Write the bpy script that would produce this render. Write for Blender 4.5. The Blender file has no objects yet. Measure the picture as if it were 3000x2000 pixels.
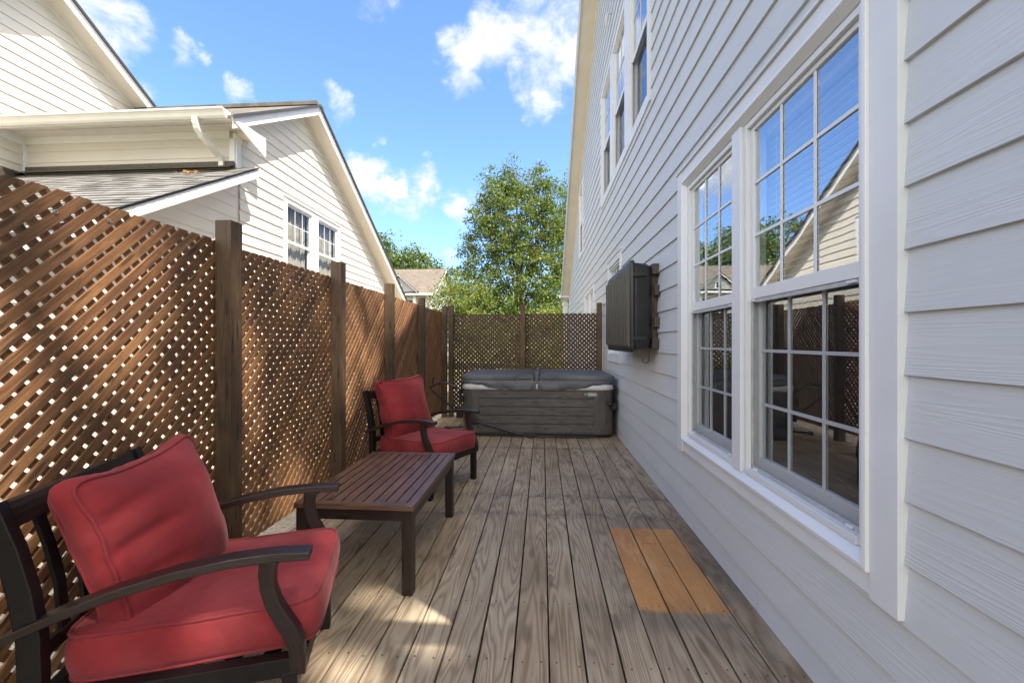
import bpy, bmesh, math, random
import numpy as np
from mathutils import Vector, Matrix, noise as mnoise
random.seed(7); rng = np.random.default_rng(7)
SC = bpy.context.scene
COL = SC.collection
R = math.radians

# ------------------------------------------------------------------ camera
CAM_H = 1.29; FPX = 1275.0; YAW = 3.993
cam = bpy.data.cameras.new('camera'); camo = bpy.data.objects.new('camera', cam); COL.objects.link(camo)
cam.sensor_width = 36.0; cam.lens = 36.0 * FPX / 3000.0; cam.clip_start = 0.03; cam.clip_end = 2000
camo.location = (0, 0, CAM_H); camo.rotation_euler = (R(90), 0, R(YAW))
cam.shift_y = 0.0003
SC.camera = camo

# ------------------------------------------------------------------ light
SUN_DIR = Vector((-1.0, 0.78, -2.03)).normalized()        # the way the light travels
sun = bpy.data.lights.new('sun', 'SUN'); suno = bpy.data.objects.new('sun', sun); COL.objects.link(suno)
sun.energy = 4.1; sun.angle = R(0.53); sun.color = (1.0, 0.93, 0.83)
suno.rotation_euler = SUN_DIR.to_track_quat('-Z', 'Y').to_euler(); suno.location = (6, -6, 20)
world = bpy.data.worlds.new('World'); SC.world = world; world.use_nodes = True
SC.view_settings.view_transform = 'Standard'; SC.view_settings.look = 'None'
SC.view_settings.exposure = 1.55; SC.view_settings.gamma = 1

class N:
    """tiny node helper"""
    def __init__(s, nt): s.nt = nt
    def n(s, t, **k):
        nd = s.nt.nodes.new(t)
        for a, b in k.items():
            if a == 'ins':
                for i, v in b.items():
                    if hasattr(v, 'is_output') or isinstance(v, bpy.types.NodeSocket): s.nt.links.new(v, nd.inputs[i])
                    else: nd.inputs[i].default_value = v
            else: setattr(nd, a, b)
        return nd
    def m(s, op, a, b=None, c=None, clamp=False):
        ins = {0: a}
        if b is not None: ins[1] = b
        if c is not None: ins[2] = c
        return s.n('ShaderNodeMath', operation=op, use_clamp=clamp, ins=ins).outputs[0]
    def vm(s, op, a, b=None):
        ins = {0: a}
        if b is not None: ins[1] = b
        nd = s.n('ShaderNodeVectorMath', operation=op, ins=ins)
        return nd.outputs['Value'] if op in ('DOT_PRODUCT', 'LENGTH') else nd.outputs[0]
    def noise(s, vec, scale=5., detail=4., rough=.55, dist=0.):
        return s.n('ShaderNodeTexNoise', ins={'Vector': vec, 'Scale': scale, 'Detail': detail, 'Roughness': rough, 'Distortion': dist}).outputs[0]
    def ramp(s, f, stops, interp='LINEAR'):
        nd = s.n('ShaderNodeValToRGB', ins={0: f}); cr = nd.color_ramp; cr.interpolation = interp
        while len(cr.elements) < len(stops): cr.elements.new(.5)
        for e, (p, c) in zip(cr.elements, stops):
            e.position = p; e.color = (*c, 1) if len(c) == 3 else c
        return nd.outputs[0]
    def mr(s, v, a, b, c=0., d=1., smooth=False):
        return s.n('ShaderNodeMapRange', interpolation_type='SMOOTHSTEP' if smooth else 'LINEAR', ins={0: v, 1: a, 2: b, 3: c, 4: d}).outputs[0]
    def mix(s, f, a, b, mode='MIX'):
        nd = s.n('ShaderNodeMix', data_type='RGBA', blend_type=mode)
        for i, v in ((0, f), (6, a), (7, b)):
            if isinstance(v, bpy.types.NodeSocket): s.nt.links.new(v, nd.inputs[i])
            else: nd.inputs[i].default_value = v if i == 0 else ((*v, 1) if len(v) == 3 else v)
        return nd.outputs[2]

# ------------------------------------------------------------------ sky with clouds
def pxdir(x, y):
    cx, cy = (x - 1500) / FPX, (1001 - y) / FPX
    s, c = math.sin(R(YAW)), math.cos(R(YAW))
    return Vector((cx * c - s, cx * s + c, cy)).normalized()
w = N(world.node_tree)
bg = world.node_tree.nodes['Background']
sky = w.n('ShaderNodeTexSky', sky_type='NISHITA')
sky.sun_disc = False
sky.sun_elevation = math.asin(-SUN_DIR.z)
sky.sun_rotation = math.atan2(-SUN_DIR.x, -SUN_DIR.y)
sky.air_density = 1.0; sky.dust_density = 0.6; sky.ozone_density = 2.0
tc = w.n('ShaderNodeTexCoord').outputs['Generated']
dirn = w.vm('NORMALIZE', tc)
warp = w.n('ShaderNodeTexNoise', ins={'Vector': dirn, 'Scale': 11.0, 'Detail': 5.0, 'Roughness': .6}).outputs[1]
dirw = w.vm('NORMALIZE', w.vm('ADD', dirn, w.vm('MULTIPLY', w.vm('SUBTRACT', warp, (.5, .5, .5)), (.16, .16, .16))))
# (photo pixel, radius in radians, strength)
CL = [((290, 60), .075, .92), ((345, 160), .045, .78), ((420, 235), .04, .55), ((550, 150), .035, .78), ((722, 303), .035, .9),
      ((1000, 300), .04, .66), ((1085, 485), .055, 1.0), ((1150, 550), .075, 1.08), ((1245, 525), .06, 1.0), ((1050, 560), .05, .7),
      ((1380, 150), .06, .75), ((1450, 100), .09, .92), ((1570, 50), .12, .93), ((1640, 170), .10, .92), ((1590, 250), .07, .95),
      ((1345, 240), .05, .66), ((1350, 625), .05, .74), ((1390, 580), .04, .6), ((1325, 755), .03, .7), ((1080, 10), .05, .6),
      ((.4, -.6, .75), .95, 1.3), ((-.1, -.9, .35), .7, 1.2), ((.8, .1, .7), .7, 1.2), ((.2, .05, 1), .45, 1.3), ((-.7, -.75, .5), .6, 1.3)]  # this row: unseen clouds, added out of view as white fill light
mask = None
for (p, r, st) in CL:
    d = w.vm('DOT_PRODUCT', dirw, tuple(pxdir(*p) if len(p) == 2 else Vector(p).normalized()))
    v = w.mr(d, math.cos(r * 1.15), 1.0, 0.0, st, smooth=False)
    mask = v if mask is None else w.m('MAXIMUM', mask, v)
nv = w.noise(w.vm('MULTIPLY', dirn, (1, 1, 1.5)), 9.0, 9.0, .62, .35)
nv2 = w.noise(dirn, 34.0, 7.0, .6, .2)
dens = w.m('ADD', w.m('MULTIPLY', w.m('POWER', mask, .7), .80), w.m('ADD', w.m('MULTIPLY', nv, 1.25), w.m('MULTIPLY', nv2, .35)))
cl = w.mr(dens, 1.16, 1.70, 0, 1, smooth=True)
cl = w.m('MULTIPLY', cl, w.mr(mask, 0.0, .12, 0, 1, smooth=True))
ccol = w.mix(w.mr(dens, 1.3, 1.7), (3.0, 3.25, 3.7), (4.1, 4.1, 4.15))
ccol = w.mix(w.mr(mask, .95, 1.25), ccol, (18.5, 17.0, 15.0))  # the added unseen clouds are far brighter, to lift the shade
skyc = w.mix(1.0, sky.outputs[0], (.86, 1.04, 1.32), 'MULTIPLY')
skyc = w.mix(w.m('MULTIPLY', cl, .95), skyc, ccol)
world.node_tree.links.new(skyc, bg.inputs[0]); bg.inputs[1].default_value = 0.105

# ------------------------------------------------------------------ materials
MATS = {}
def newmat(name, rough=.6, base=(.5, .5, .5), metal=0., spec=.5, ior=1.45):
    m = bpy.data.materials.new(name); m.use_nodes = True
    h = N(m.node_tree); b = m.node_tree.nodes['Principled BSDF']
    b.inputs['Roughness'].default_value = rough; b.inputs['Base Color'].default_value = (*base, 1)
    b.inputs['Metallic'].default_value = metal; b.inputs['Specular IOR Level'].default_value = spec
    MATS[name] = m
    return m, h, b
def bump(h, b, height, strength=.4, dist=.002, prev=None):
    ins = {'Strength': strength, 'Distance': dist, 'Height': height}
    if prev: ins['Normal'] = prev
    nd = h.n('ShaderNodeBump', ins=ins); h.nt.links.new(nd.outputs[0], b.inputs['Normal']); return nd.outputs[0]
def link(h, a, b): h.nt.links.new(a, b)
def islrand(h): return h.n('ShaderNodeNewGeometry').outputs['Random Per Island']
def objco(h): return h.n('ShaderNodeTexCoord').outputs['Object']
def uvco(h): return h.n('ShaderNodeTexCoord').outputs['UV']
def stretch(h, vec, sc, rnd=None, k=37.):
    v = h.vm('MULTIPLY', vec, sc)
    if rnd is not None:
        off = h.n('ShaderNodeCombineXYZ', ins={0: h.m('MULTIPLY', rnd, k), 1: h.m('MULTIPLY', rnd, k * 1.7), 2: h.m('MULTIPLY', rnd, k * 2.3)}).outputs[0]
        v = h.vm('ADD', v, off)
    return v
def rings(h, vec, freq, detail=1.5, warp=.25):
    n = h.noise(vec, 1.0, detail, .45, warp)
    s = h.m('SINE', h.m('MULTIPLY', n, freq))
    return h.m('ADD', h.m('MULTIPLY', s, .5), .5), n

def paint(name, col, rough=.55, var=.04, bumps=.15):
    m, h, b = newmat(name, rough)
    n = h.noise(objco(h), 3.0, 6, .6)
    n2 = h.noise(objco(h), 60.0, 3, .6)
    c = h.mix(h.mr(n, .35, .7), tuple(x * (1 - var * 1.6) for x in col), tuple(min(1, x * (1 + var * .6)) for x in col))
    c = h.mix(h.mr(n2, .62, .8, 0, .25), c, tuple(x * .8 for x in col))
    link(h, c, b.inputs['Base Color']); bump(h, b, n2, bumps, .001)
    return m
def siding(name, col, grain=1.0):
    """embossed fibre cement lap board; uv u=along, v=up (metres)"""
    m, h, b = newmat(name, .5)
    rnd = islrand(h); uv = uvco(h)
    r1, n = rings(h, stretch(h, uv, (.62, 15, 1), rnd), 84, 2.0, .3)
    fine = h.noise(stretch(h, uv, (6, 330, 1), rnd), 1.0, 3, .6)
    st = h.noise(stretch(h, uv, (1.2, 5, 1), rnd), 1.0, 2)
    hgt = h.m('ADD', h.m('MULTIPLY', h.m('POWER', r1, .6), h.mr(st, .4, .6, .15, 1.)), h.m('MULTIPLY', fine, .55))
    big = h.noise(objco(h), 1.1, 5, .6)
    c = h.mix(h.mr(big, .3, .7), tuple(x * .93 for x in col), col)
    c = h.mix(h.mr(rnd, 0, 1, 0, .10), c, tuple(x * .86 for x in col))
    spk = h.noise(objco(h), 26, 6, .75)
    c = h.mix(h.mr(spk, .68, .78, 0, .30), c, tuple(x * .62 for x in col))
    c = h.mix(h.mr(hgt, .1, .45, .16 * grain, 0), c, tuple(x * .55 for x in col))
    link(h, c, b.inputs['Base Color']); bump(h, b, hgt, .55 * grain, .0022)
    return m
def deckwood(name):
    m, h, b = newmat(name, .72)
    rnd = islrand(h); P = objco(h)
    sep = h.n('ShaderNodeSeparateXYZ', ins={0: P}); X, Y = sep.outputs[0], sep.outputs[1]
    v = stretch(h, P, (7.0, .62, 1.0), rnd, 91)
    r1, n = rings(h, v, 105, 2.0, .45)
    r2 = h.m('POWER', r1, 1.6)
    fib = h.noise(stretch(h, P, (260, 5, 1), rnd), 1.0, 4, .65)
    tone = h.noise(stretch(h, P, (2.5, 1.2, 1), rnd, 17), 1.0, 4, .6)
    base = h.ramp(tone, [(.28, (.155, .100, .052)), (.44, (.275, .188, .105)), (.6, (.38, .28, .170)), (.76, (.46, .37, .25))])
    grey = h.mix(h.mr(rnd, 0, 1), (.22, .172, .122), (.36, .288, .205))
    base = h.mix(h.mr(h.m('FRACT', h.m('MULTIPLY', rnd, 7.13)), 0, 1, .05, .55), base, grey)
    light = h.mix(.42, base, (.62, .55, .43))
    c = h.mix(h.m('MULTIPLY', r2, h.mr(tone, .3, .6, .28, .72)), base, light)
    c = h.mix(h.mr(r1, .0, .28, .42, 0), c, (.12, .078, .044))
    c = h.mix(h.mr(fib, .35, .65, .34, 0), c, (.13, .095, .062))
    # knots
    kv = h.n('ShaderNodeTexVoronoi', voronoi_dimensions='2D', ins={'Vector': stretch(h, P, (4.2, 1.15, .01), rnd, 23), 'Scale': 1.0, 'Randomness': 1.0}).outputs['Distance']
    c = h.mix(h.mr(kv, .04, .10, .60, 0, smooth=True), c, (.095, .058, .034))
    # weathered black mildew close to the house wall, in blotches
    mil = h.noise(h.vm('MULTIPLY', P, (5, 2.2, 1)), 1.0, 5, .7)
    near = h.m('MULTIPLY', h.mr(X, .78, 1.02, 0, 1, smooth=True), h.mr(h.noise(P, 1.7, 3), .42, .58, .15, 1))
    c = h.mix(h.m('MULTIPLY', h.mr(mil, .50, .64, 0, .70, smooth=True), near), c, (.055, .050, .050))
    big = h.noise(P, 1.35, 6, .65)
    c = h.mix(h.mr(big, .52, .72, 0, .40, smooth=True), c, (.10, .072, .050))
    # paint spatter / bleached scuffs
    sc_ = h.noise(h.vm('MULTIPLY', P, (26, 8, 1)), 1.0, 6, .75)
    scm = h.m('MULTIPLY', h.mr(sc_, .60, .67, 0, .75), h.mr(h.noise(P, 2.3, 2), .55, .65))
    c = h.mix(scm, c, (.52, .50, .47))
    # old rug line: boards past it kept a warmer, cleaner colour
    e = h.m('ADD', Y, h.m('MULTIPLY', h.noise(P, 9, 2), .06))
    c = h.mix(h.mr(e, 4.27, 4.30, .13, 0), c, (.06, .055, .05))
    # area that stayed unweathered under a mat: fresh orange pine, dark dirty rim round it
    nx = h.m('ADD', h.m('MULTIPLY', h.m('SUBTRACT', h.noise(P, 7, 3), .5), .06), h.m('MULTIPLY', h.m('SUBTRACT', h.noise(h.vm('MULTIPLY', P, (60, 8, 1)), 1.0, 4), .5), .05))
    def edge(lo, hi, co, wd):
        a = h.mr(h.m('ADD', co, nx), lo - wd, lo + wd, 0, 1, smooth=True)
        b2 = h.mr(h.m('ADD', co, nx), hi - wd, hi + wd, 1, 0, smooth=True)
        return h.m('MULTIPLY', a, b2)
    rim = h.m('MULTIPLY', edge(.34, 1.08, X, .07), edge(1.98, 3.22, Y, .07))
    c = h.mix(h.m('MULTIPLY', rim, h.mr(mil, .40, .70, .0, .75)), c, (.10, .076, .056))
    pat = h.m('MULTIPLY', edge(.462, .896, X, .012), edge(2.13, 3.06, Y, .02))
    fresh = h.mix(h.mr(rnd, 0, 1), (.50, .235, .070), (.42, .170, .045))
    fresh = h.mix(h.mr(r1, 0, .5, .5, 0), fresh, (.28, .105, .032))
    fresh = h.mix(h.mr(fib, .35, .6, .35, 0), fresh, (.20, .075, .025))
    fresh = h.mix(h.mr(h.noise(P, 4.5, 5, .7), .40, .68, .55, 0), fresh, (.22, .10, .045))
    fresh = h.mix(h.mr(h.noise(h.vm('MULTIPLY', P, (9, 2, 1)), 1.0, 4, .6), .55, .75, 0, .45), fresh, (.66, .46, .27))
    fresh = h.mix(h.mr(tone, .4, .65, .35, 0), fresh, (.56, .31, .11))
    fresh = h.mix(h.mr(kv, .06, .12, .85, 0, smooth=True), fresh, (.10, .045, .02))
    fresh = h.mix(h.m('MULTIPLY', scm, .6), fresh, (.62, .50, .38))
    c = h.mix(pat, c, fresh)
    # board ends soaked dark
    sp = h.noise(h.vm('MULTIPLY', P, (12, 12, 1)), 1.0, 5, .7)
    for yy in (3.27, 3.65, 5.3):
        dd = h.m('ABSOLUTE', h.m('SUBTRACT', Y, yy))
        c = h.mix(h.m('MULTIPLY', h.mr(dd, .01, .10, .62, 0), h.mr(sp, .42, .6)), c, (.055, .038, .042))
    link(h, c, b.inputs['Base Color'])
    hg = h.m('ADD', h.m('MULTIPLY', r1, .55), h.m('MULTIPLY', fib, .8))
    bump(h, b, hg, .5, .0018)
    link(h, h.mr(tone, .3, .7, .78, .55), b.inputs['Roughness'])
    return m
def stainwood(name, c0, c1, c2, rough=.6, su=1.0, wear=.3, amp=1.):
    """stained timber; uv u=along the grain, v=across (metres)"""
    m, h, b = newmat(name, rough)
    rnd = islrand(h); uv = uvco(h)
    r1, n = rings(h, stretch(h, uv, (1.1 * su, 26, 1), rnd), 46, 2.5, .35)
    fib = h.noise(stretch(h, uv, (7, 420, 1), rnd), 1.0, 4, .65)
    tone = h.noise(stretch(h, uv, (2.2, 9, 1), rnd, 13), 1.0, 5, .65)
    c = h.ramp(tone, [(.28, c0), (.5, c1), (.74, c2)])
    c = h.mix(h.mr(rnd, 0, 1, 0, .6 * amp), c, c0)
    c = h.mix(h.mr(h.m('FRACT', h.m('MULTIPLY', rnd, 5.7)), .5, 1, 0, .35 * amp), c, c2)
    c = h.mix(h.mr(r1, 0, .5, .4, 0), c, tuple(x * .5 for x in c0))
    c = h.mix(h.mr(fib, .36, .6, .5, 0), c, tuple(x * .4 for x in c0))
    kn = h.n('ShaderNodeTexVoronoi', voronoi_dimensions='2D', ins={'Vector': stretch(h, uv, (2.2, 13, .01), rnd, 29), 'Scale': 1.0}).outputs['Distance']
    c = h.mix(h.mr(kn, .06, .15, .75, 0, smooth=True), c, tuple(x * .28 for x in c0))
    blot = h.noise(h.vm('MULTIPLY', objco(h), (5, 5, 5)), 1.0, 6, .7)
    c = h.mix(h.mr(blot, .50, .68, 0, .55), c, tuple(x * .55 for x in c0))
    grit = h.noise(objco(h), 90, 4, .75)
    c = h.mix(h.mr(grit, .60, .72, 0, .5), c, tuple(x * .35 for x in c0))
    wn = h.noise(stretch(h, uv, (10, 60, 1), rnd), 1.0, 5, .7)
    c = h.mix(h.mr(wn, .62, .72, 0, wear), c, tuple(min(1, x * 1.9) for x in c2))
    link(h, c, b.inputs['Base Color'])
    bump(h, b, h.m('ADD', h.m('MULTIPLY', r1, .4), fib), .55, .0015)
    return m
def shingle(name, ca, cb, cc, du=.33, dv=.14, ax=(0, 1)):
    """asphalt shingles; uv u=along the course, v=up the slope"""
    m, h, b = newmat(name, .9, spec=.2)
    uv = uvco(h)
    br = h.n('ShaderNodeTexBrick', offset=.5, offset_frequency=2, ins={'Vector': uv, 'Color1': (1, 1, 1, 1), 'Color2': (0, 0, 0, 1), 'Mortar': (.5, .5, .5, 1), 'Scale': 1.0, 'Mortar Size': .004, 'Brick Width': du, 'Row Height': dv, 'Bias': 0.})
    br2 = h.n('ShaderNodeTexBrick', offset=.37, offset_frequency=2, ins={'Vector': h.vm('ADD', uv, (.11, 0, 0)), 'Color1': (1, 1, 1, 1), 'Color2': (0, 0, 0, 1), 'Mortar': (.5, .5, .5, 1), 'Scale': 1.0, 'Mortar Size': .0, 'Brick Width': du * .55, 'Row Height': dv, 'Bias': 0.})
    g = h.noise(h.vm('MULTIPLY', uv, (260, 260, 1)), 1.0, 3, .7)
    bl = h.noise(uv, .8, 4, .6)
    sep = h.n('ShaderNodeSeparateXYZ', ins={0: uv})
    fr = h.m('FRACT', h.m('DIVIDE', sep.outputs[1], dv))
    t = h.m('ADD', h.m('MULTIPLY', h.n('ShaderNodeSeparateColor', ins={0: br.outputs[0]}).outputs[0], .5), h.m('MULTIPLY', h.n('ShaderNodeSeparateColor', ins={0: br2.outputs[0]}).outputs[0], .5))
    c = h.ramp(t, [(0., ca), (.5, cb), (1., cc)])
    c = h.mix(h.mr(g, .3, .7, .5, 0), c, tuple(x * .45 for x in ca))
    c = h.mix(h.mr(bl, .35, .7, .25, 0), c, tuple(x * .7 for x in ca))
    c = h.mix(h.mr(fr, .90, 1.0, 0, .55), c, tuple(x * .3 for x in ca))
    link(h, c, b.inputs['Base Color'])
    hh = h.m('ADD', h.m('MULTIPLY', h.m('SUBTRACT', 1.0, fr), 1.0), h.m('ADD', h.m('MULTIPLY', t, .35), h.m('MULTIPLY', g, .15)))
    bump(h, b, hh, .7, .012)
    return m
def fabric(name, c0, c1, dust=(.5, .2, .17)):
    m, h, b = newmat(name, .85, spec=.25)
    P = objco(h)
    n = h.noise(P, 3.2, 5, .6); g = h.noise(P, 700, 2, .6); sp = h.noise(P, 45, 6, .8); folds = h.noise(P, 7.0, 3, .5, .6)
    c = h.mix(h.mr(n, .35, .68, smooth=True), c0, c1)
    c = h.mix(h.mr(h.noise(P, 2.1, 4, .7), .5, .75, 0, .32), c, dust)
    c = h.mix(h.mr(sp, .66, .76, 0, .35), c, dust)
    c = h.mix(h.mr(h.noise(P, 120, 4, .85), .73, .78, 0, .5), c, (.75, .45, .4))
    link(h, c, b.inputs['Base Color'])
    b.inputs['Sheen Weight'].default_value = .12; b.inputs['Sheen Roughness'].default_value = .5
    b.inputs['Sheen Tint'].default_value = (1, .7, .7, 1)
    p1 = bump(h, b, folds, .35, .02)
    bump(h, b, h.m('ADD', g, h.m('MULTIPLY', sp, .5)), .3, .0008, p1)
    return m
def leafmat(name, cs, trans=.35):
    m, h, b = newmat(name, .5, spec=.35)
    rnd = islrand(h); big = h.noise(objco(h), .8, 3, .6)
    t = h.m('ADD', h.m('MULTIPLY', rnd, .65), h.m('MULTIPLY', big, .5))
    n = len(cs)
    c = h.ramp(t, [(.1 + .85 * i / (n - 1), cs[i]) for i in range(n)])
    link(h, c, b.inputs['Base Color'])
    tr = h.n('ShaderNodeBsdfTranslucent', ins={0: h.mix(1.0, c, (1.0, 1.25, .45), 'MULTIPLY')})
    mx = h.n('ShaderNodeMixShader', ins={0: trans, 1: b.outputs[0], 2: tr.outputs[0]})
    link(h, mx.outputs[0], m.node_tree.nodes['Material Output'].inputs[0])
    return m
def glassmat(name, tint=(.78, .84, .84), ior=2.3, rough=.0):
    m = bpy.data.materials.new(name); m.use_nodes = True; h = N(m.node_tree); m.node_tree.nodes.remove(m.node_tree.nodes['Principled BSDF'])
    wob = h.n('ShaderNodeBump', ins={'Strength': .18, 'Distance': .004, 'Height': h.noise(objco(h), 2.2, 2, .5)})
    tr = h.n('ShaderNodeBsdfTransparent', ins={0: (*tint, 1)})
    gl = h.n('ShaderNodeBsdfGlossy', ins={0: (.93, .97, 1, 1), 'Roughness': rough, 'Normal': wob.outputs[0]})
    ge = h.n('ShaderNodeNewGeometry'); f0 = ((ior - 1) / (ior + 1)) ** 2
    cs = h.m('ABSOLUTE', h.vm('DOT_PRODUCT', ge.outputs['Normal'], ge.outputs['Incoming']))
    fac = h.m('ADD', f0, h.m('MULTIPLY', h.m('POWER', h.m('SUBTRACT', 1.0, cs), 5.0), 1 - f0), clamp=True)
    mx = h.n('ShaderNodeMixShader', ins={0: fac, 1: tr.outputs[0], 2: gl.outputs[0]})
    link(h, mx.outputs[0], m.node_tree.nodes['Material Output'].inputs[0])
    MATS[name] = m; return m
def screenmat(name, op=.5):
    m = bpy.data.materials.new(name); m.use_nodes = True; h = N(m.node_tree); b = m.node_tree.nodes['Principled BSDF']
    b.inputs['Base Color'].default_value = (.012, .012, .013, 1); b.inputs['Roughness'].default_value = .6
    tr = h.n('ShaderNodeBsdfTransparent')
    mx = h.n('ShaderNodeMixShader', ins={0: op, 1: tr.outputs[0], 2: b.outputs[0]})
    link(h, mx.outputs[0], m.node_tree.nodes['Material Output'].inputs[0]); MATS[name] = m; return m
def plain(name, col, rough=.5, metal=0., spec=.5, var=.15, sc=20, bs=.1):
    m, h, b = newmat(name, rough, metal=metal, spec=spec)
    n = h.noise(objco(h), sc, 5, .65)
    link(h, h.mix(h.mr(n, .35, .7), tuple(x * (1 - var) for x in col), tuple(min(1, x * (1 + var)) for x in col)), b.inputs['Base Color'])
    bump(h, b, n, bs, .001)
    return m

M_side = siding('grey_siding', (.545, .568, .585), .75)
M_trim = paint('white_trim', (.65, .67, .69), .45)
M_soff = paint('soffit_paint', (.70, .655, .58), .6)
M_nside = siding('cream_siding', (.70, .65, .56), .55)
M_ntrim = paint('neighbour_trim', (.80, .79, .775), .5)
M_nsoff = paint('neighbour_soffit', (.74, .70, .64), .6)
M_vinyl = paint('white_vinyl', (.66, .68, .695), .35, .02, .05)
M_jamb = plain('grey_jamb', (.40, .41, .41), .5)
M_deck = deckwood('weathered_deck')
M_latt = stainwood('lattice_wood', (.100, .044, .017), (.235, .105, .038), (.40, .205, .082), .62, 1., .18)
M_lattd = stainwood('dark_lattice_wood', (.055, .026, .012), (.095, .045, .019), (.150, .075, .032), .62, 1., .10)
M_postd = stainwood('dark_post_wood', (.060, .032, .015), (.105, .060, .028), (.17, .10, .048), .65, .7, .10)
M_post = stainwood('post_wood', (.045, .025, .012), (.095, .053, .025), (.180, .108, .052), .65, .7, .15)
M_raw = stainwood('bracket_wood', (.045, .034, .026), (.085, .064, .047), (.15, .115, .082), .7)
M_roofd = shingle('dark_shingles', (.05, .047, .045), (.09, .083, .076), (.14, .13, .115))
M_roofl = shingle('grey_shingles', (.20, .190, .175), (.33, .315, .29), (.42, .40, .37))
M_roofm = shingle('brown_grey_shingles', (.11, .095, .08), (.19, .17, .145), (.27, .245, .21))
M_rooft = shingle('tan_shingles', (.13, .108, .088), (.18, .152, .124), (.24, .205, .17))
M_drip = plain('drip_edge', (.05, .047, .045), .6)
M_flash = plain('brown_flashing', (.075, .062, .050), .55, var=.35)
M_red = fabric('red_canvas', (.160, .012, .015), (.225, .020, .024), (.32, .080, .075))
M_welt = fabric('red_welt', (.15, .012, .015), (.21, .020, .024), (.26, .07, .07))
M_cham = plain('dark_bronze_frame', (.006, .0045, .005), .42, .0, .35, .4, 30)
M_armw = stainwood('faux_walnut', (.009, .005, .0045), (.019, .009, .007), (.050, .025, .017), .36, 1.4, .2)
M_top = stainwood('faux_walnut_top', (.075, .036, .022), (.145, .072, .043), (.23, .128, .080), .33, 1.4, .25)
M_tubp = stainwood('tub_panel', (.066, .059, .052), (.100, .090, .080), (.135, .122, .108), .5, 1.3, .1, .3)
M_tubs = plain('tub_shell', (.62, .63, .63), .3, var=.1)
M_cover = plain('cover_vinyl', (.088, .092, .102), .55, var=.22, sc=5)
M_black = plain('black_plastic', (.012, .012, .013), .45, var=.3)
M_box = plain('charcoal_plastic', (.017, .0165, .0165), .40, var=.35, sc=9)
M_rib = plain('rib_highlight_plastic', (.040, .036, .033), .42, var=.3, sc=9)  # lighter than the lid: rib highlights put into the colour
M_steel = plain('screw_steel', (.45, .43, .40), .4, .8)
M_nail = plain('nail_head', (.035, .028, .024), .6)
M_glass = glassmat('window_glass', (.86, .90, .90), 4.6)
M_glass2 = glassmat('far_glass', (.85, .84, .80), 1.25)
M_screen = screenmat('insect_screen', .14)
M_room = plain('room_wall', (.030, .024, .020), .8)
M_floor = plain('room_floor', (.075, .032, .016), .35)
M_blind = paint('blind_slat', (.70, .70, .68), .5)
M_curt = plain('curtain_cloth', (.33, .32, .29), .8, var=.25, sc=6)
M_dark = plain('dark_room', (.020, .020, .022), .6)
M_galv = paint('gutter_white', (.78, .755, .70), .35)

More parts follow.
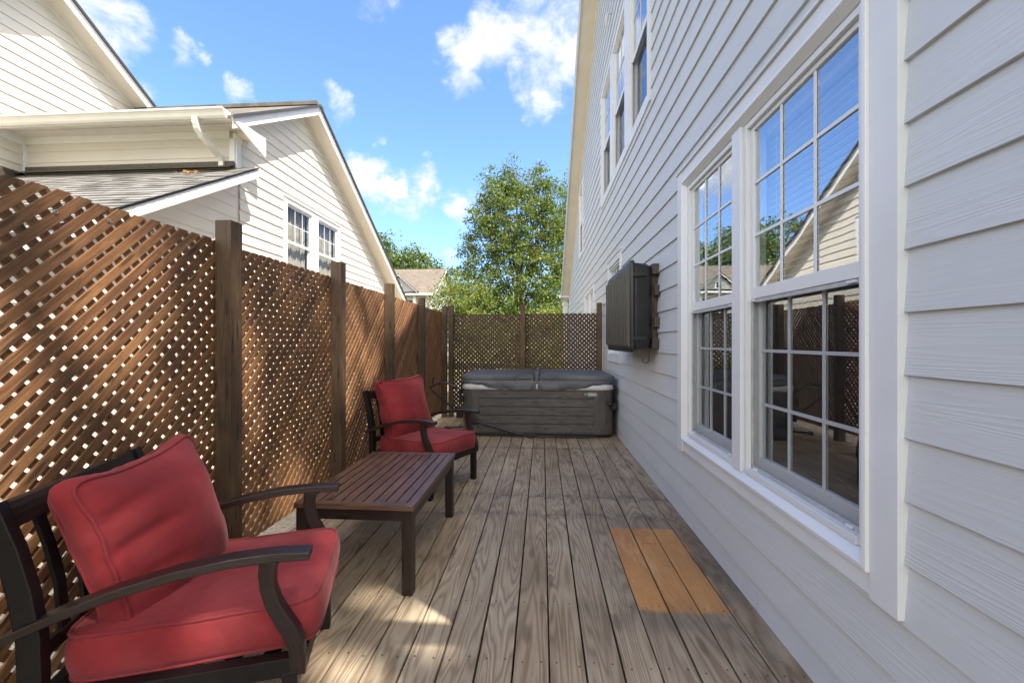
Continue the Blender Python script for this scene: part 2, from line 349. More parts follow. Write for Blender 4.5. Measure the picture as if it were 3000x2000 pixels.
# ------------------------------------------------------------------ mesh builder
class MB:
    def __init__(s): s.v = []; s.f = []; s.uv = []; s.mi = []; s.sm = []; s.pc = []
    def face(s, pts, uvs=None, mi=0, sm=False):
        i = len(s.v); s.pc.append((i, len(s.f), len(s.uv))); s.v += [tuple(p) for p in pts]; s.f.append(tuple(range(i, i + len(pts))))
        s.uv += list(uvs) if uvs else [(0, 0)] * len(pts); s.mi.append(mi); s.sm.append(sm)
    def mesh(s, V, F, UV=None, mi=0, sm=False):
        """shared-vertex piece = one island; UV per vertex"""
        i = len(s.v); s.pc.append((i, len(s.f), len(s.uv))); s.v += [tuple(p) for p in V]
        for f in F:
            s.f.append(tuple(i + k for k in f)); s.mi.append(mi); s.sm.append(sm)
            s.uv += [UV[k] for k in f] if UV else [(0, 0)] * len(f)
    def prism(s, poly, ext, mi=0, grain=None, sm=False):
        """polygon (3d pts) extruded by ext; grain = direction of u"""
        P = [Vector(p) for p in poly]; E = Vector(ext); n = len(P)
        V = P + [p + E for p in P]
        if grain is None:
            best = E
            for k in range(n):
                e = P[(k + 1) % n] - P[k]
                if e.length > best.length: best = e
            grain = best
        g = Vector(grain).normalized()
        nn = (P[1] - P[0]).cross(P[-1] - P[0])
        flip = nn.dot(E) > 0
        F = [tuple(range(n))[::-1] if flip else tuple(range(n)), tuple(range(n, 2 * n)) if flip else tuple(range(n, 2 * n))[::-1]]
        for k in range(n):
            a, b2 = k, (k + 1) % n
            F.append((a, b2, b2 + n, a + n) if flip else (b2, a, a + n, b2 + n))
        i = len(s.v); s.pc.append((i, len(s.f), len(s.uv))); s.v += [tuple(p) for p in V]
        for f in F:
            q = [V[k] for k in f]
            fn = (q[1] - q[0]).cross(q[2] - q[1])
            ac = g.cross(fn.normalized()) if fn.length > 1e-12 else g.orthogonal()
            if ac.length < .1: ac = g.orthogonal()
            ac.normalize()
            s.f.append(tuple(i + k for k in f)); s.mi.append(mi); s.sm.append(sm)
            s.uv += [(p.dot(g), p.dot(ac)) for p in q]
    def box(s, x0, x1, y0, y1, z0, z1, mi=0, grain=None):
        s.prism([(x0, y0, z0), (x1, y0, z0), (x1, y1, z0), (x0, y1, z0)], (0, 0, z1 - z0), mi,
                grain or max([(abs(x1 - x0), (1, 0, 0)), (abs(y1 - y0), (0, 1, 0)), (abs(z1 - z0), (0, 0, 1))])[1])
    def obox(s, c, ax, ay, az, hx, hy, hz, mi=0, grain=None):
        c = Vector(c); ax, ay, az = Vector(ax) * hx, Vector(ay) * hy, Vector(az) * hz
        s.prism([c - ax - ay - az, c + ax - ay - az, c + ax + ay - az, c - ax + ay - az], az * 2, mi, grain)
    def tube(s, pts, r, n=8, mi=0, closed=False, cap=True, sm=True):
        P = [Vector(p) for p in pts]; m_ = len(P); rr = r if isinstance(r, (list, tuple)) else [r] * m_
        V = []; prev = None
        for k in range(m_):
            if closed: t = P[(k + 1) % m_] - P[k - 1]
            else: t = P[min(k + 1, m_ - 1)] - P[max(k - 1, 0)]
            t.normalize()
            u = prev - t * prev.dot(t) if prev is not None else t.orthogonal()
            if u.length < 1e-4: u = t.orthogonal()
            u.normalize(); prev = u; w_ = t.cross(u)
            for j in range(n):
                a = 2 * math.pi * j / n; V.append(P[k] + (u * math.cos(a) + w_ * math.sin(a)) * rr[k])
        F = []
        for k in range(m_ if closed else m_ - 1):
            k2 = (k + 1) % m_
            for j in range(n):
                j2 = (j + 1) % n; F.append((k * n + j, k * n + j2, k2 * n + j2, k2 * n + j))
        if cap and not closed: F += [tuple(range(n))[::-1], tuple((m_ - 1) * n + j for j in range(n))]
        UV = [(k * .05, j / n * .1) for k in range(m_) for j in range(n)]
        s.mesh(V, F, UV, mi, sm)
    def ribbon(s, path, th, y0, y1, mi=0, plane='xz'):
        """bar that follows a 2d path (x,z), thickness th (number or list), from y0 to y1"""
        m_ = len(path); th = th if isinstance(th, (list, tuple)) else [th] * m_
        L, Rr = [], []; acc = 0; us = []
        for k in range(m_):
            a = Vector(path[max(k - 1, 0)]); b2 = Vector(path[min(k + 1, m_ - 1)]); t = (b2 - a).normalized(); nn = Vector((-t.y, t.x))
            p = Vector(path[k]); L.append(p + nn * th[k] / 2); Rr.append(p - nn * th[k] / 2)
            if k: acc += (p - Vector(path[k - 1])).length
            us.append(acc)
        V = []; UV = []
        for k in range(m_):
            for q, y in ((L[k], y0), (L[k], y1), (Rr[k], y1), (Rr[k], y0)):
                V.append((q.x, y, q.y)); UV.append((us[k], y + (.2 if q is Rr[k] else 0)))
        F = []
        for k in range(m_ - 1):
            for j in range(4): F.append((k * 4 + j, k * 4 + (j + 1) % 4, k * 4 + 4 + (j + 1) % 4, k * 4 + 4 + j))
        F += [(3, 2, 1, 0), tuple((m_ - 1) * 4 + j for j in range(4))]
        s.mesh(V, F, UV, mi)
    def each(s, name, mats, parent=None, **k):
        out = []; pc = s.pc + [(len(s.v), len(s.f), len(s.uv))]
        for (a, b2) in zip(pc[:-1], pc[1:]):
            m_ = MB(); m_.v = s.v[a[0]:b2[0]]; m_.f = [tuple(i - a[0] for i in f) for f in s.f[a[1]:b2[1]]]
            m_.uv = s.uv[a[2]:b2[2]]; m_.mi = s.mi[a[1]:b2[1]]; m_.sm = s.sm[a[1]:b2[1]]
            out.append(m_.build(name, mats, parent, **k))
        return out
    def build(s, name, mats, parent=None, bevel=0., seg=2, loc=None, fix=True):
        me = bpy.data.meshes.new(name); me.from_pydata(s.v, [], s.f)
        uvl = me.uv_layers.new(name='UVMap'); uvl.data.foreach_set('uv', [c for p in s.uv for c in p])
        mats = mats if isinstance(mats, (list, tuple)) else [mats]
        for m_ in mats: me.materials.append(m_)
        me.polygons.foreach_set('material_index', s.mi); me.polygons.foreach_set('use_smooth', s.sm)
        if bevel or fix:
            bm = bmesh.new(); bm.from_mesh(me)
            if fix: bmesh.ops.recalc_face_normals(bm, faces=bm.faces)
            if bevel:
                es = [e for e in bm.edges if len(e.link_faces) == 2 and e.calc_face_angle(0) > R(35)]
                bmesh.ops.bevel(bm, geom=es, offset=bevel, segments=seg, profile=.7, affect='EDGES', clamp_overlap=True)
            bm.to_mesh(me); bm.free()
        me.update()
        o = bpy.data.objects.new(name, me); COL.objects.link(o)
        if parent: o.parent = parent
        if loc: o.location = loc
        return o
def tag(o, label=None, cat=None, group=None, kind=None):
    for k, v in (('label', label), ('category', cat), ('group', group), ('kind', kind)):
        if v: o[k] = v
    return o
def thing(name, label, cat, loc=(0, 0, 0), rz=0., group=None):
    o = bpy.data.objects.new(name, None); COL.objects.link(o); o.location = loc; o.rotation_euler = (0, 0, rz); o.empty_display_size = .2
    return tag(o, label, cat, group)
def clip(poly, a, b, c):
    """keep a*s+b*z<=c"""
    out = []
    for k in range(len(poly)):
        p, q = poly[k], poly[(k + 1) % len(poly)]
        fp, fq = a * p[0] + b * p[1] - c, a * q[0] + b * q[1] - c
        if fp <= 0: out.append(p)
        if fp * fq < 0:
            t = fp / (fp - fq); out.append((p[0] + t * (q[0] - p[0]), p[1] + t * (q[1] - p[1])))
    return out
def lap(mb, fr, s0, s1, z0, z1, holes=(), planes=(), pitch=.178, phase=0., thick=.011, boardlen=3.66, seed=1, mi=0):
    """lap siding on a wall: fr(s,z,off)->3d point (off = outwards).  holes: (s0,s1,z0,z1); planes: (a,b,c) keep a*s+b*z<=c"""
    rd = random.Random(seed)
    k = math.floor((z0 - phase) / pitch)
    while phase + k * pitch < z1:
        zb, zt = phase + k * pitch, phase + (k + 1) * pitch
        za, zc = max(zb, z0), min(zt, z1)
        st = s0 - rd.random() * boardlen
        while st < s1:
            a, b = max(st, s0), min(st + boardlen, s1) - .0025
            st += boardlen
            if b - a < .01: continue
            rects = [(a, b, za, zc)]
            for h in holes:
                new = []
                for (p, q, u, v) in rects:
                    if h[0] >= q or h[1] <= p or h[2] >= v or h[3] <= u: new.append((p, q, u, v)); continue
                    if h[0] > p: new.append((p, h[0], u, v))
                    if h[1] < q: new.append((h[1], q, u, v))
                    pp, qq = max(p, h[0]), min(q, h[1])
                    if h[2] > u: new.append((pp, qq, u, h[2]))
                    if h[3] < v: new.append((pp, qq, h[3], v))
                rects = new
            for (p, q, u, v) in rects:
                poly = [(p, u), (q, u), (q, v), (p, v)]
                for pl in planes:
                    poly = clip(poly, *pl)
                    if len(poly) < 3: break
                if len(poly) < 3: continue
                off = lambda z: .003 + thick * (1 - (z - zb) / pitch)
                V = [fr(s_, z_, off(z_)) for (s_, z_) in poly]; UV = [(s_, z_) for (s_, z_) in poly]
                n = len(poly)
                low = [i for i in range(n) if abs(poly[i][1] - u) < 1e-6]
                F = [tuple(range(n))]
                if len(low) == 2:   # bottom lip
                    i, j = low
                    V += [fr(poly[i][0], u, -.004), fr(poly[j][0], u, -.004)]; UV += [(poly[i][0], u - .01), (poly[j][0], u - .01)]
                    F.append((j, i, n, n + 1))
                mb.mesh(V, F, UV, mi)
        k += 1

# ================================================================== GROUND
def gmat():
    m, h, b = newmat('lawn', .9, spec=.1)
    P = objco(h); n = h.noise(P, .5, 6, .6); n2 = h.noise(P, 18, 6, .7)
    c = h.ramp(n2, [(.3, (.045, .065, .018)), (.5, (.10, .12, .035)), (.7, (.20, .18, .085))])
    c = h.mix(h.mr(n, .45, .65), c, (.27, .23, .15))
    link(h, c, b.inputs['Base Color']); bump(h, b, n2, .8, .03); return m
mb = MB(); mb.face([(-400, -400, -.22), (400, -400, -.22), (400, 600, -.22), (-400, 600, -.22)])
tag(mb.build('ground', gmat(), fix=False), kind='structure')
def gravelmat():
    m, h, b = newmat('pale_mulch', .9, spec=.1)
    P = objco(h); n = h.noise(P, 45, 5, .7); n1 = h.noise(P, 3, 4)
    c = h.ramp(n, [(.3, (.22, .17, .11)), (.5, (.48, .40, .29)), (.7, (.66, .58, .45))])
    c = h.mix(h.mr(n1, .5, .65, 0, .5), c, (.30, .30, .12)); link(h, c, b.inputs['Base Color']); bump(h, b, n, .9, .02); return m
mb = MB()
n = 60
for i in range(n):
    y0 = -3 + i * .3; w0 = -4.9 + .0; a = -1.74
    mb.face([(w0, y0, -.21), (a, y0, -.21), (a, y0 + .3, -.21), (w0, y0 + .3, -.21)])
tag(mb.build('gravel_strip', gravelmat(), fix=False), kind='structure')

# ================================================================== DECK
mb = MB(); rd = random.Random(3)
gx = .027 + 7 * .145; nb = 0
screws = []
for k in range(20):
    x1 = gx - k * .145 - .0038; x0 = gx - (k + 1) * .145 + .0038
    if k == 0: x1 = 1.036
    if x1 < -1.75: break
    x0 = max(x0, -1.752)
    j1 = 3.27 if k % 2 == (0 if k > 2 else 1) else 3.65
    if k in (0,): j1 = 3.62
    cuts = [-2.2, j1, 5.30 if k % 3 else 5.72, 7.62]
    for a, b2 in zip(cuts[:-1], cuts[1:]):
        dz = rd.uniform(-.0012, .0012); dx = rd.uniform(-.001, .001)
        xs0, xs1 = x0 + dx, x1 + dx
        mb.prism([(xs0, a + .002, -.036 + dz), (xs1, a + .002, -.036 + dz), (xs1, b2 - .002, -.036 + dz), (xs0, b2 - .002, -.036 + dz)], (0, 0, .036), 0, (0, 1, 0))
        for e in (a + .03, b2 - .03): screws += [(xs0 + .03, e, dz), (xs1 - .03, e, dz)]
    jy = -1.9
    while jy < 7.5:
        for xx in (x0 + .03, x1 - .03): screws.append((xx + rd.uniform(-.008, .008), jy + rd.uniform(-.015, .015), .001))
        jy += .406
nboard = len(mb.v)
deck = mb.build('deck', [M_deck, M_nail], bevel=.0035, seg=2)
mb = MB()
for (x, y, z) in screws:
    r = .0042; mb.face([(x + r * math.cos(a), y + r * math.sin(a), z + .0012) for a in [i * math.pi / 4 for i in range(8)]])
# joist framing below
fr = MB()
for i in range(25): y = -2.1 + i * .406; fr.box(-1.72, 1.03, y - .019, y + .019, -.20, -.0385)
fr.box(-1.752, -1.722, -2.2, 7.6, -.24, -.040)
tag(deck, kind='structure')
o = mb.build('deck_screws', M_nail, deck, fix=False); o['kind'] = 'stuff'
fr.build('deck_frame', M_post, deck)
# stamped grade mark on a fresh board
mb = MB()
for i in range(7):
    x = .640 + i * .013; hgt = (.012, .009, .012, .010, .012, .008, .012)[i]
    mb.face([(x, 2.83, .0016), (x + .006, 2.83, .0016), (x + .006, 2.83 + hgt, .0016), (x, 2.83 + hgt, .0016)])
mb.build('grade_stamp', M_nail, deck, fix=False)

# ================================================================== LATTICE FENCES
LP = .0529; LW = .0338
def lattice(mb, fr, s0, s1, z0, z1, seed):
    """fr(s,z,off): off 0 = front face of front layer, going back"""
    rd = random.Random(seed)
    for layer, sg in ((0, 1), (1, -1)):
        # strips along direction (1, sg)/sqrt2 ; perpendicular coordinate q=( -sg*s + z)/sqrt2
        d = Vector((1, sg)).normalized(); nrm = Vector((-sg, 1)).normalized()
        cs = [Vector((s, z)).dot(nrm) for s in (s0, s1) for z in (z0, z1)]
        q = math.floor(min(cs) / LP) * LP
        while q < max(cs):
            qq = q + rd.uniform(-.0022, .0022); wv = LW + rd.uniform(-.0015, .001); o0 = layer * .0100 + rd.uniform(0, .0008)
            tl = rd.uniform(-.0035, .0035)
            A = nrm * (qq - wv / 2) - d * 6; B = nrm * (qq - wv / 2 + tl) + d * 6; C = nrm * (qq + wv / 2 + tl) + d * 6; D = nrm * (qq + wv / 2) - d * 6
            poly = [(p.x, p.y) for p in (A, B, C, D)]
            jz = rd.uniform(-.006, .004)
            for pl in ((-1, 0, -s0), (1, 0, s1), (0, -1, -z0), (0, 1, z1 + jz)): poly = clip(poly, *pl)
            if len(poly) >= 3:
                a = [Vector(fr(p[0], p[1], o0)) for p in poly]
                e = Vector(fr(poly[0][0], poly[0][1], o0 + .0094)) - a[0]
                g = Vector(fr(d.x, d.y, 0)) - Vector(fr(0, 0, 0))
                mb.prism(a, e, 0, g)
            q += LP
def washer(mb, p, nrm, r=.0085):
    p = Vector(p); nrm = Vector(nrm); u = nrm.orthogonal().normalized(); w_ = nrm.cross(u)
    V = []
    for (k, hgt) in ((1, 0), (1, .002), (.45, .0022), (.40, .0012)):
        V += [p + nrm * hgt + (u * math.cos(a) + w_ * math.sin(a)) * r * k for a in [i * math.pi / 5 for i in range(10)]]
    mb.mesh(V, [(q * 10 + j, q * 10 + (j + 1) % 10, q * 10 + 10 + (j + 1) % 10, q * 10 + 10 + j) for q in range(3) for j in range(10)])
    mb.mi[-10:] = [1] * 10
    mb.f.append(tuple(len(mb.v) - 10 + j for j in range(10))); mb.mi.append(1); mb.sm.append(False); mb.uv += [(0, 0)] * 10

fl = thing('lattice_fence', 'long brown stained lattice screen fence along the left side of the deck', 'fence', (-1.72, 3, -.2))
frL = lambda s, z, o: (-1.72 - o - (-1.72), s - 3, z + .2)      # local to the fence empty
posts = [(.88, 1.93), (2.175, 1.93), (3.428, 1.94), (4.63, 1.925), (5.893, 1.90), (7.33, 1.90)]
edges = [-1.6, .925, 2.215, 3.468, 4.67, 5.933, 7.36]
bays = [(-.45, .925), (.925, 2.215), (2.215, 3.468), (3.468, 4.67), (4.67, 5.933), (5.933, 7.42)]
for i, (a, b2) in enumerate(bays):
    top = (1.83, 1.83, 1.822, 1.818, 1.81, 1.80)[i]
    mb = MB(); lattice(mb, frL, a + .002, b2 - .002, .118 if i < 5 else .10, top, 10 + i)
    p = mb.build('lattice_panel', M_latt, fl)
    mb = MB(); s = a + .12
    while s < b2 - .05:
        washer(mb, frL(s, top - .055 - random.random() * .03, -.0005), (1, 0, 0), .0075); s += .19
    for zz in (.35, .75, 1.15, 1.5):
        washer(mb, frL(b2 - .075, zz + random.random() * .05, -.0005), (1, 0, 0), .006)
    mb.each('screw', [M_steel, M_nail], p)
for i, (y, zt) in enumerate(posts):
    mb = MB(); mb.box(.0012, .09, y - 3, y + .088 - 3, -.05, zt + .2, 0, (0, 0, 1))
    for v in range(0): pass
    mb.build('post', M_post, fl, bevel=.004)
fb = thing('lattice_fence', 'low dark lattice screen fence across the far end behind the hot tub', 'fence', (-.3, 7.47, -.2))
frB = lambda s, z, o: (s + .3, o + .0, z + .2)
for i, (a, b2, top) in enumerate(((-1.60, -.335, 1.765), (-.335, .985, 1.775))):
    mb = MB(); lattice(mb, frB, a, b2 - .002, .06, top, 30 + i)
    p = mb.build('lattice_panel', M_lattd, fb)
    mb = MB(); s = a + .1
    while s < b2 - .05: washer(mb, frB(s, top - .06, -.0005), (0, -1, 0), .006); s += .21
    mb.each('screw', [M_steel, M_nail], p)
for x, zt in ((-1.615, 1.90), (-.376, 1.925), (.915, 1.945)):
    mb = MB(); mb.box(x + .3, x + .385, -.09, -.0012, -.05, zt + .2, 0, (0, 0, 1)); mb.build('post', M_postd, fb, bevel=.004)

# ================================================================== OUR HOUSE
WX = 1.04
house = thing('house', 'grey lap sided two storey house whose gable wall runs along the right of the deck', 'house', (WX, 8, -.2))
hl = (-WX, -8, .2)      # world -> local shift
RY, RZ, SL = 7.25, 8.50, .56
HY0, HY1 = .86, 16.75
def frH(s, z, o): return (WX - o + hl[0], s + hl[1], z + hl[2])
HB = lambda mb, x0, x1, y0, y1, z0, z1, mi=0, grain=None: mb.box(x0 + hl[0], x1 + hl[0], y0 + hl[1], y1 + hl[1], z0 + hl[2], z1 + hl[2], mi, grain)
big = (1.417, 3.221, .59, 2.43)
triple = [(4.33, 5.20), (5.50, 6.37), (6.66, 7.53)]
openings = [(big[0], big[1], big[2], big[3]), (4.30, 7.56, 3.68, 5.46), (11.16, 12.13, 3.62, 5.34), (5.83, 6.78, 1.09, 2.40), (8.80, 10.56, .9, 2.36)]
planes = [(SL, 1, RZ - .10 + SL * RY), (-SL, 1, RZ - .10 - SL * RY)]
mb = MB()
lap(mb, frH, HY0 + .09, HY1 - .09, -.24, RZ, holes=openings, planes=planes, phase=.128, seed=12, thick=.014)
mb.build('siding', M_side, house, fix=False)
mb = MB()    # sheathing with openings, as a ring of strips
def sheath(mb, s0, s1, z0, z1, holes):
    ss = sorted(set([s0, s1] + [h for o in holes for h in o[:2]]))
    for a, b2 in zip(ss[:-1], ss[1:]):
        cov = sorted([(o[2], o[3]) for o in holes if o[0] <= a + 1e-6 and o[1] >= b2 - 1e-6])
        z = z0
        for (u, v) in cov + [(z1, z1)]:
            if u > z:
                poly = [(a, z), (b2, z), (b2, u), (a, u)]
                for pl in planes: poly = clip(poly, *pl)
                if len(poly) >= 3: mb.prism([frH(p[0], p[1], -.0055) for p in poly], (.10, 0, 0))
            z = max(z, v)
sheath(mb, HY0, HY1, -.24, RZ, openings)
HB(mb, WX + .006, 12, HY0, HY0 + .1, -.24, 3.9); HB(mb, WX + .006, 12, HY1 - .1, HY1, -.24, 3.0)
mb.build('wall', M_side, house)
mb = MB(); HB(mb, WX - .022, WX + .006, HY0 - .003, HY0 + .09, -.24, 3.95, 0, (0, 0, 1)); HB(mb, WX - .022, WX + .006, HY1 - .09, HY1 + .003, -.24, 3.05, 0, (0, 0, 1))
mb.each('corner_board', M_trim, house, bevel=.003)
# roof: two slopes, overhang .32 past the wall
def rpt(y, dz=0., x=0.): return Vector((x + hl[0], y + hl[1], RZ - SL * abs(y - RY) + dz + hl[2]))
E0, E1 = .50, 17.05
for nm, dz, ex, x0 in (('roof', .02, .035, .712), ):
    mb = MB()
    for (a, b2) in ((E0, RY), (RY, E1)):
        q = [rpt(a, dz, x0), rpt(b2, dz, x0), rpt(b2, dz, 12.3), rpt(a, dz, 12.3)]
        mb.prism(q, (0, 0, ex), 0, (1, 0, 0))
    mb.each('roof', M_drip, house)
mb = MB()
for (a, b2) in ((E0 + .02, RY), (RY, E1 - .02)):
    mb.prism([rpt(a, -.165, .722), rpt(b2, -.165, .722), rpt(b2, .0185, .722), rpt(a, .0185, .722)], (.022, 0, 0), 0)
    mb.prism([rpt(a, -.02, .710), rpt(b2, -.02, .710), rpt(b2, .018, .710), rpt(a, .018, .710)], (.0118, 0, 0), 0)
mb.each('rake_board', M_trim, house, bevel=.002)
mb = MB()
for (a, b2) in ((E0 + .03, RY - .002), (RY + .002, E1 - .03)):
    mb.prism([rpt(a, -.130, .744), rpt(b2, -.130, .744), rpt(b2, -.130, WX + .02), rpt(a, -.130, WX + .02)], (0, 0, .02), 0)
    mb.prism([rpt(a, -.24, WX - .020), rpt(b2, -.24, WX - .020), rpt(b2, -.1305, WX - .020), rpt(a, -.1305, WX - .020)], (.019, 0, 0), 0)
mb.each('soffit', M_soff, house)
mb = MB()
HB(mb, .69, 1.02, E1 - .33, E1 + .02, 2.98, 3.07); HB(mb, .66, 12, E1 + .022, E1 + .12, 2.99, 3.10)
mb.each('eave_return', M_trim, house, bevel=.004)
mb = MB(); HB(mb, 1.0, 12, E0 - .1, E0, 3.72, 3.84); mb.build('gutter', M_trim, house)
# porch column at the far corner
mb = MB(); HB(mb, .80, .98, 17.05, 17.25, -.2, 2.98); HB(mb, .77, 1.01, 17.02, 17.28, 2.70, 2.80)
HB(mb, .77, 1.01, 17.02, 17.28, -.2, .05); mb.each('porch_column', M_trim, house, bevel=.006)

# --- windows on this wall
def dh_window(parent, fr, s0, s1, z0, z1, zr, cols=3, rows=3, lowgrille=True, screen=True, glass=M_glass, trim=M_trim, rec=.0, flat=.108, flatbot=.08, detail=True, lites_up=None, tb=True, trimdepth=.030, back='room', frame=M_vinyl):
    """one double hung unit inside opening (s0,s1,z0,z1); returns window part.  zr = meeting rail centre"""
    mb = MB()
    def bx(m_, a, b2, u, v, o0, o1, mi=0):
        m_.prism([fr(a, u, o0), fr(b2, u, o0), fr(b2, v, o0), fr(a, v, o0)], Vector(fr(a, u, o1)) - Vector(fr(a, u, o0)), mi)
    j = .028
    # jamb frame
    bx(mb, s0, s0 + j, z0, z1, -.085, .012); bx(mb, s1 - j, s1, z0, z1, -.085, .012)
    bx(mb, s0 + j, s1 - j, z1 - j, z1, -.085, .010); bx(mb, s0 + j, s1 - j, z0, z0 + j, -.085, .022)
    win = mb.build('window', frame, parent, bevel=.002, seg=1)
    a, b2 = s0 + j + .001, s1 - j - .001; u, v = z0 + j + .001, z1 - j - .001
    st = .030 if detail else .035
    sm_ = MB(); gr = MB()
    # upper sash (outer), lower sash (inner)
    for (lo, hi, o0, o1, rb, rt, lite) in ((zr - .027, v, -.030, -.008, .055, .022, True), (u, zr + .025, -.066, -.036, .062, .045, lowgrille)):
        bx(sm_, a, a + st, lo, hi, o0, o1); bx(sm_, b2 - st, b2, lo, hi, o0, o1)
        bx(sm_, a + st, b2 - st, lo, lo + rb, o0, o1); bx(sm_, a + st, b2 - st, hi - rt, hi, o0, o1)
        om = (o0 + o1) / 2
        p = MB(); q = [Vector(fr(*c_, om)) for c_ in ((a + st - .002, lo + rb - .002), (b2 - st + .002, lo + rb - .002), (b2 - st + .002, hi - rt + .002), (a + st - .002, hi - rt + .002))]
        if (q[1] - q[0]).cross(q[3] - q[0]).dot(Vector(fr(a, lo, 1)) - Vector(fr(a, lo, 0))) < 0: q = q[::-1]
        p.face(q); p.build('pane', glass, win, fix=False)
        if lite:
            W, H = b2 - a - 2 * st, hi - rt - lo - rb
            rr = rows
            for c_ in range(1, cols):
                x = a + st + W * c_ / cols; bx(gr, x - .0070, x + .0070, lo + rb, hi - rt, om + .0015, om + .0065)
            for r_ in range(1, rr):
                y = lo + rb + H * r_ / rr; bx(gr, a + st, b2 - st, y - .0070, y + .0070, om + .0012, om + .0062)
    sm_.build('sash', frame, win, bevel=.002, seg=1)
    if gr.f: gr.build('grille', frame, win)
    if screen:
        sc_ = MB(); bx(sc_, a + .018, b2 - .018, u + .018, zr - .030, -.0135, -.0130); sc_.build('insect_screen', M_screen, win)
        sf = MB(); bx(sf, a, a + .018, u, zr - .030, -.018, -.008); bx(sf, b2 - .018, b2, u, zr - .030, -.018, -.008)
        bx(sf, a + .018, b2 - .018, u, u + .018, -.018, -.008); bx(sf, a + .018, b2 - .018, zr - .046, zr - .030, -.018, -.008)
        sf.each('screen_frame', M_jamb, win)
        lt = MB()
        for x in (a + .05, b2 - .07): bx(lt, x, x + .028, u + .001, u + .012, -.0075, .002)
        bx(lt, a + .03, a + .07, zr - .042, zr - .032, -.0075, .004); bx(lt, b2 - .05, b2 - .02, zr - .040, zr - .031, -.0075, .006)
        lt.each('latch', frame, win, bevel=.001, seg=1)
    return win, bx
# the big twin window with flat surround
s0, s1, z0, z1 = big; mid0, mid1 = 2.301, 2.408
sur = MB()
def bxH(m_, a, b2, u, v, o0, o1, mi=0):
    m_.prism([frH(a, u, o0), frH(b2, u, o0), frH(b2, v, o0), frH(a, v, o0)], Vector(frH(a, u, o1)) - Vector(frH(a, u, o0)), mi)
bxH(sur, s0 - .108, s0 - .0005, .498, 2.52, -.004, .034); bxH(sur, s1 + .0005, s1 + .108, .498, 2.52, -.004, .034)
bxH(sur, s0, s1, .508, .578, -.004, .030); bxH(sur, s0, s1, 2.438, 2.519, -.004, .030)
sur.build('window_surround', M_trim, house, bevel=.002)
sur = MB()
bxH(sur, s0 - .126, s1 + .126, 2.521, 2.530, -.004, .044); sur.build('drip_cap', M_trim, house)
brick = MB()
def mould(m_, a, b2, u, v):
    """picture-frame moulding with a slanted inner face"""
    w_ = .048
    outer = [(a, u), (b2, u), (b2, v), (a, v)]; inner = [(a + w_, u + w_), (b2 - w_, u + w_), (b2 - w_, v - w_), (a + w_, v - w_)]
    for k in range(4):
        k2 = (k + 1) % 4
        A, B, C, D = outer[k], outer[k2], inner[k2], inner[k]
        V = [frH(*A, .0), frH(*B, .0), frH(*B, .045), frH(*A, .045)]
        mx = lambda P, Q, t: (P[0] + (Q[0] - P[0]) * t, P[1] + (Q[1] - P[1]) * t)
        A2, B2 = mx(A, D, .35), mx(B, C, .35)
        V += [frH(*B2, .047), frH(*A2, .047), frH(*C, .014), frH(*D, .014), frH(*C, -.004), frH(*D, -.004)]
        m_.mesh(V, [(0, 1, 2, 3), (3, 2, 4, 5), (5, 4, 6, 7), (7, 6, 8, 9)])
mould(brick, s0, s1, z0 - .011, z1 + .008)
bxH(brick, mid0 + .004, mid1 - .004, z0 + .037, z1 - .04, -.06, .030)
brick.build('window_casing', M_vinyl, house, bevel=.0015, seg=1)
wins = []
for (a, b2) in ((s0 + .0485, mid0), (mid1, s1 - .0485)):
    wn, bx = dh_window(house, frH, a, b2, z0 + .038, z1 - .041, 1.53)
    wins.append((wn, a, b2))
    bl = MB()       # raised venetian blind behind the upper sash, slats open
    bx(bl, a + .05, b2 - .05, z1 - .115, z1 - .06, -.115, -.075)
    zz = z1 - .16
    while zz > 1.50:
        bl.prism([frH(a + .05, zz, -.086), frH(b2 - .05, zz, -.086), frH(b2 - .05, zz + .006, -.128), frH(a + .05, zz + .006, -.128)], (0, 0, .0016), 0); zz -= .032
    for x in (a + .12, b2 - .12): bx(bl, x, x + .002, 1.5, z1 - .11, -.0865, -.0855)
    bl.build('blind', M_blind, wn)
wins[0][0]['label'] = 'near sash pair showing the neighbour gable mirrored'; wins[1][0]['label'] = 'far sash pair showing trees and tan roof mirrored'
# room behind
rm = MB()
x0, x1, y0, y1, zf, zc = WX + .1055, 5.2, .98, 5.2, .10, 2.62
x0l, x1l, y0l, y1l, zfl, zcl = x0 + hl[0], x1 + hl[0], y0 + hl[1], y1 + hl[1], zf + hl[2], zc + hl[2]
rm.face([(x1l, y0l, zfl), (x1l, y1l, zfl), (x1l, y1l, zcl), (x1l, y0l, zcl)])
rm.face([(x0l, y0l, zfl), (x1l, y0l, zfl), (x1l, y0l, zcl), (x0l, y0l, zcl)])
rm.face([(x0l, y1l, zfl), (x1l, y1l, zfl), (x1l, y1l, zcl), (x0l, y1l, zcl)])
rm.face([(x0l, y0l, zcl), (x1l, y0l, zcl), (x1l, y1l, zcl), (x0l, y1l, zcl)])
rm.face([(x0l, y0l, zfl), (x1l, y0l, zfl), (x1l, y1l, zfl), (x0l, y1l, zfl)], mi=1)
rm.build('room', [M_room, M_floor], house, fix=False)
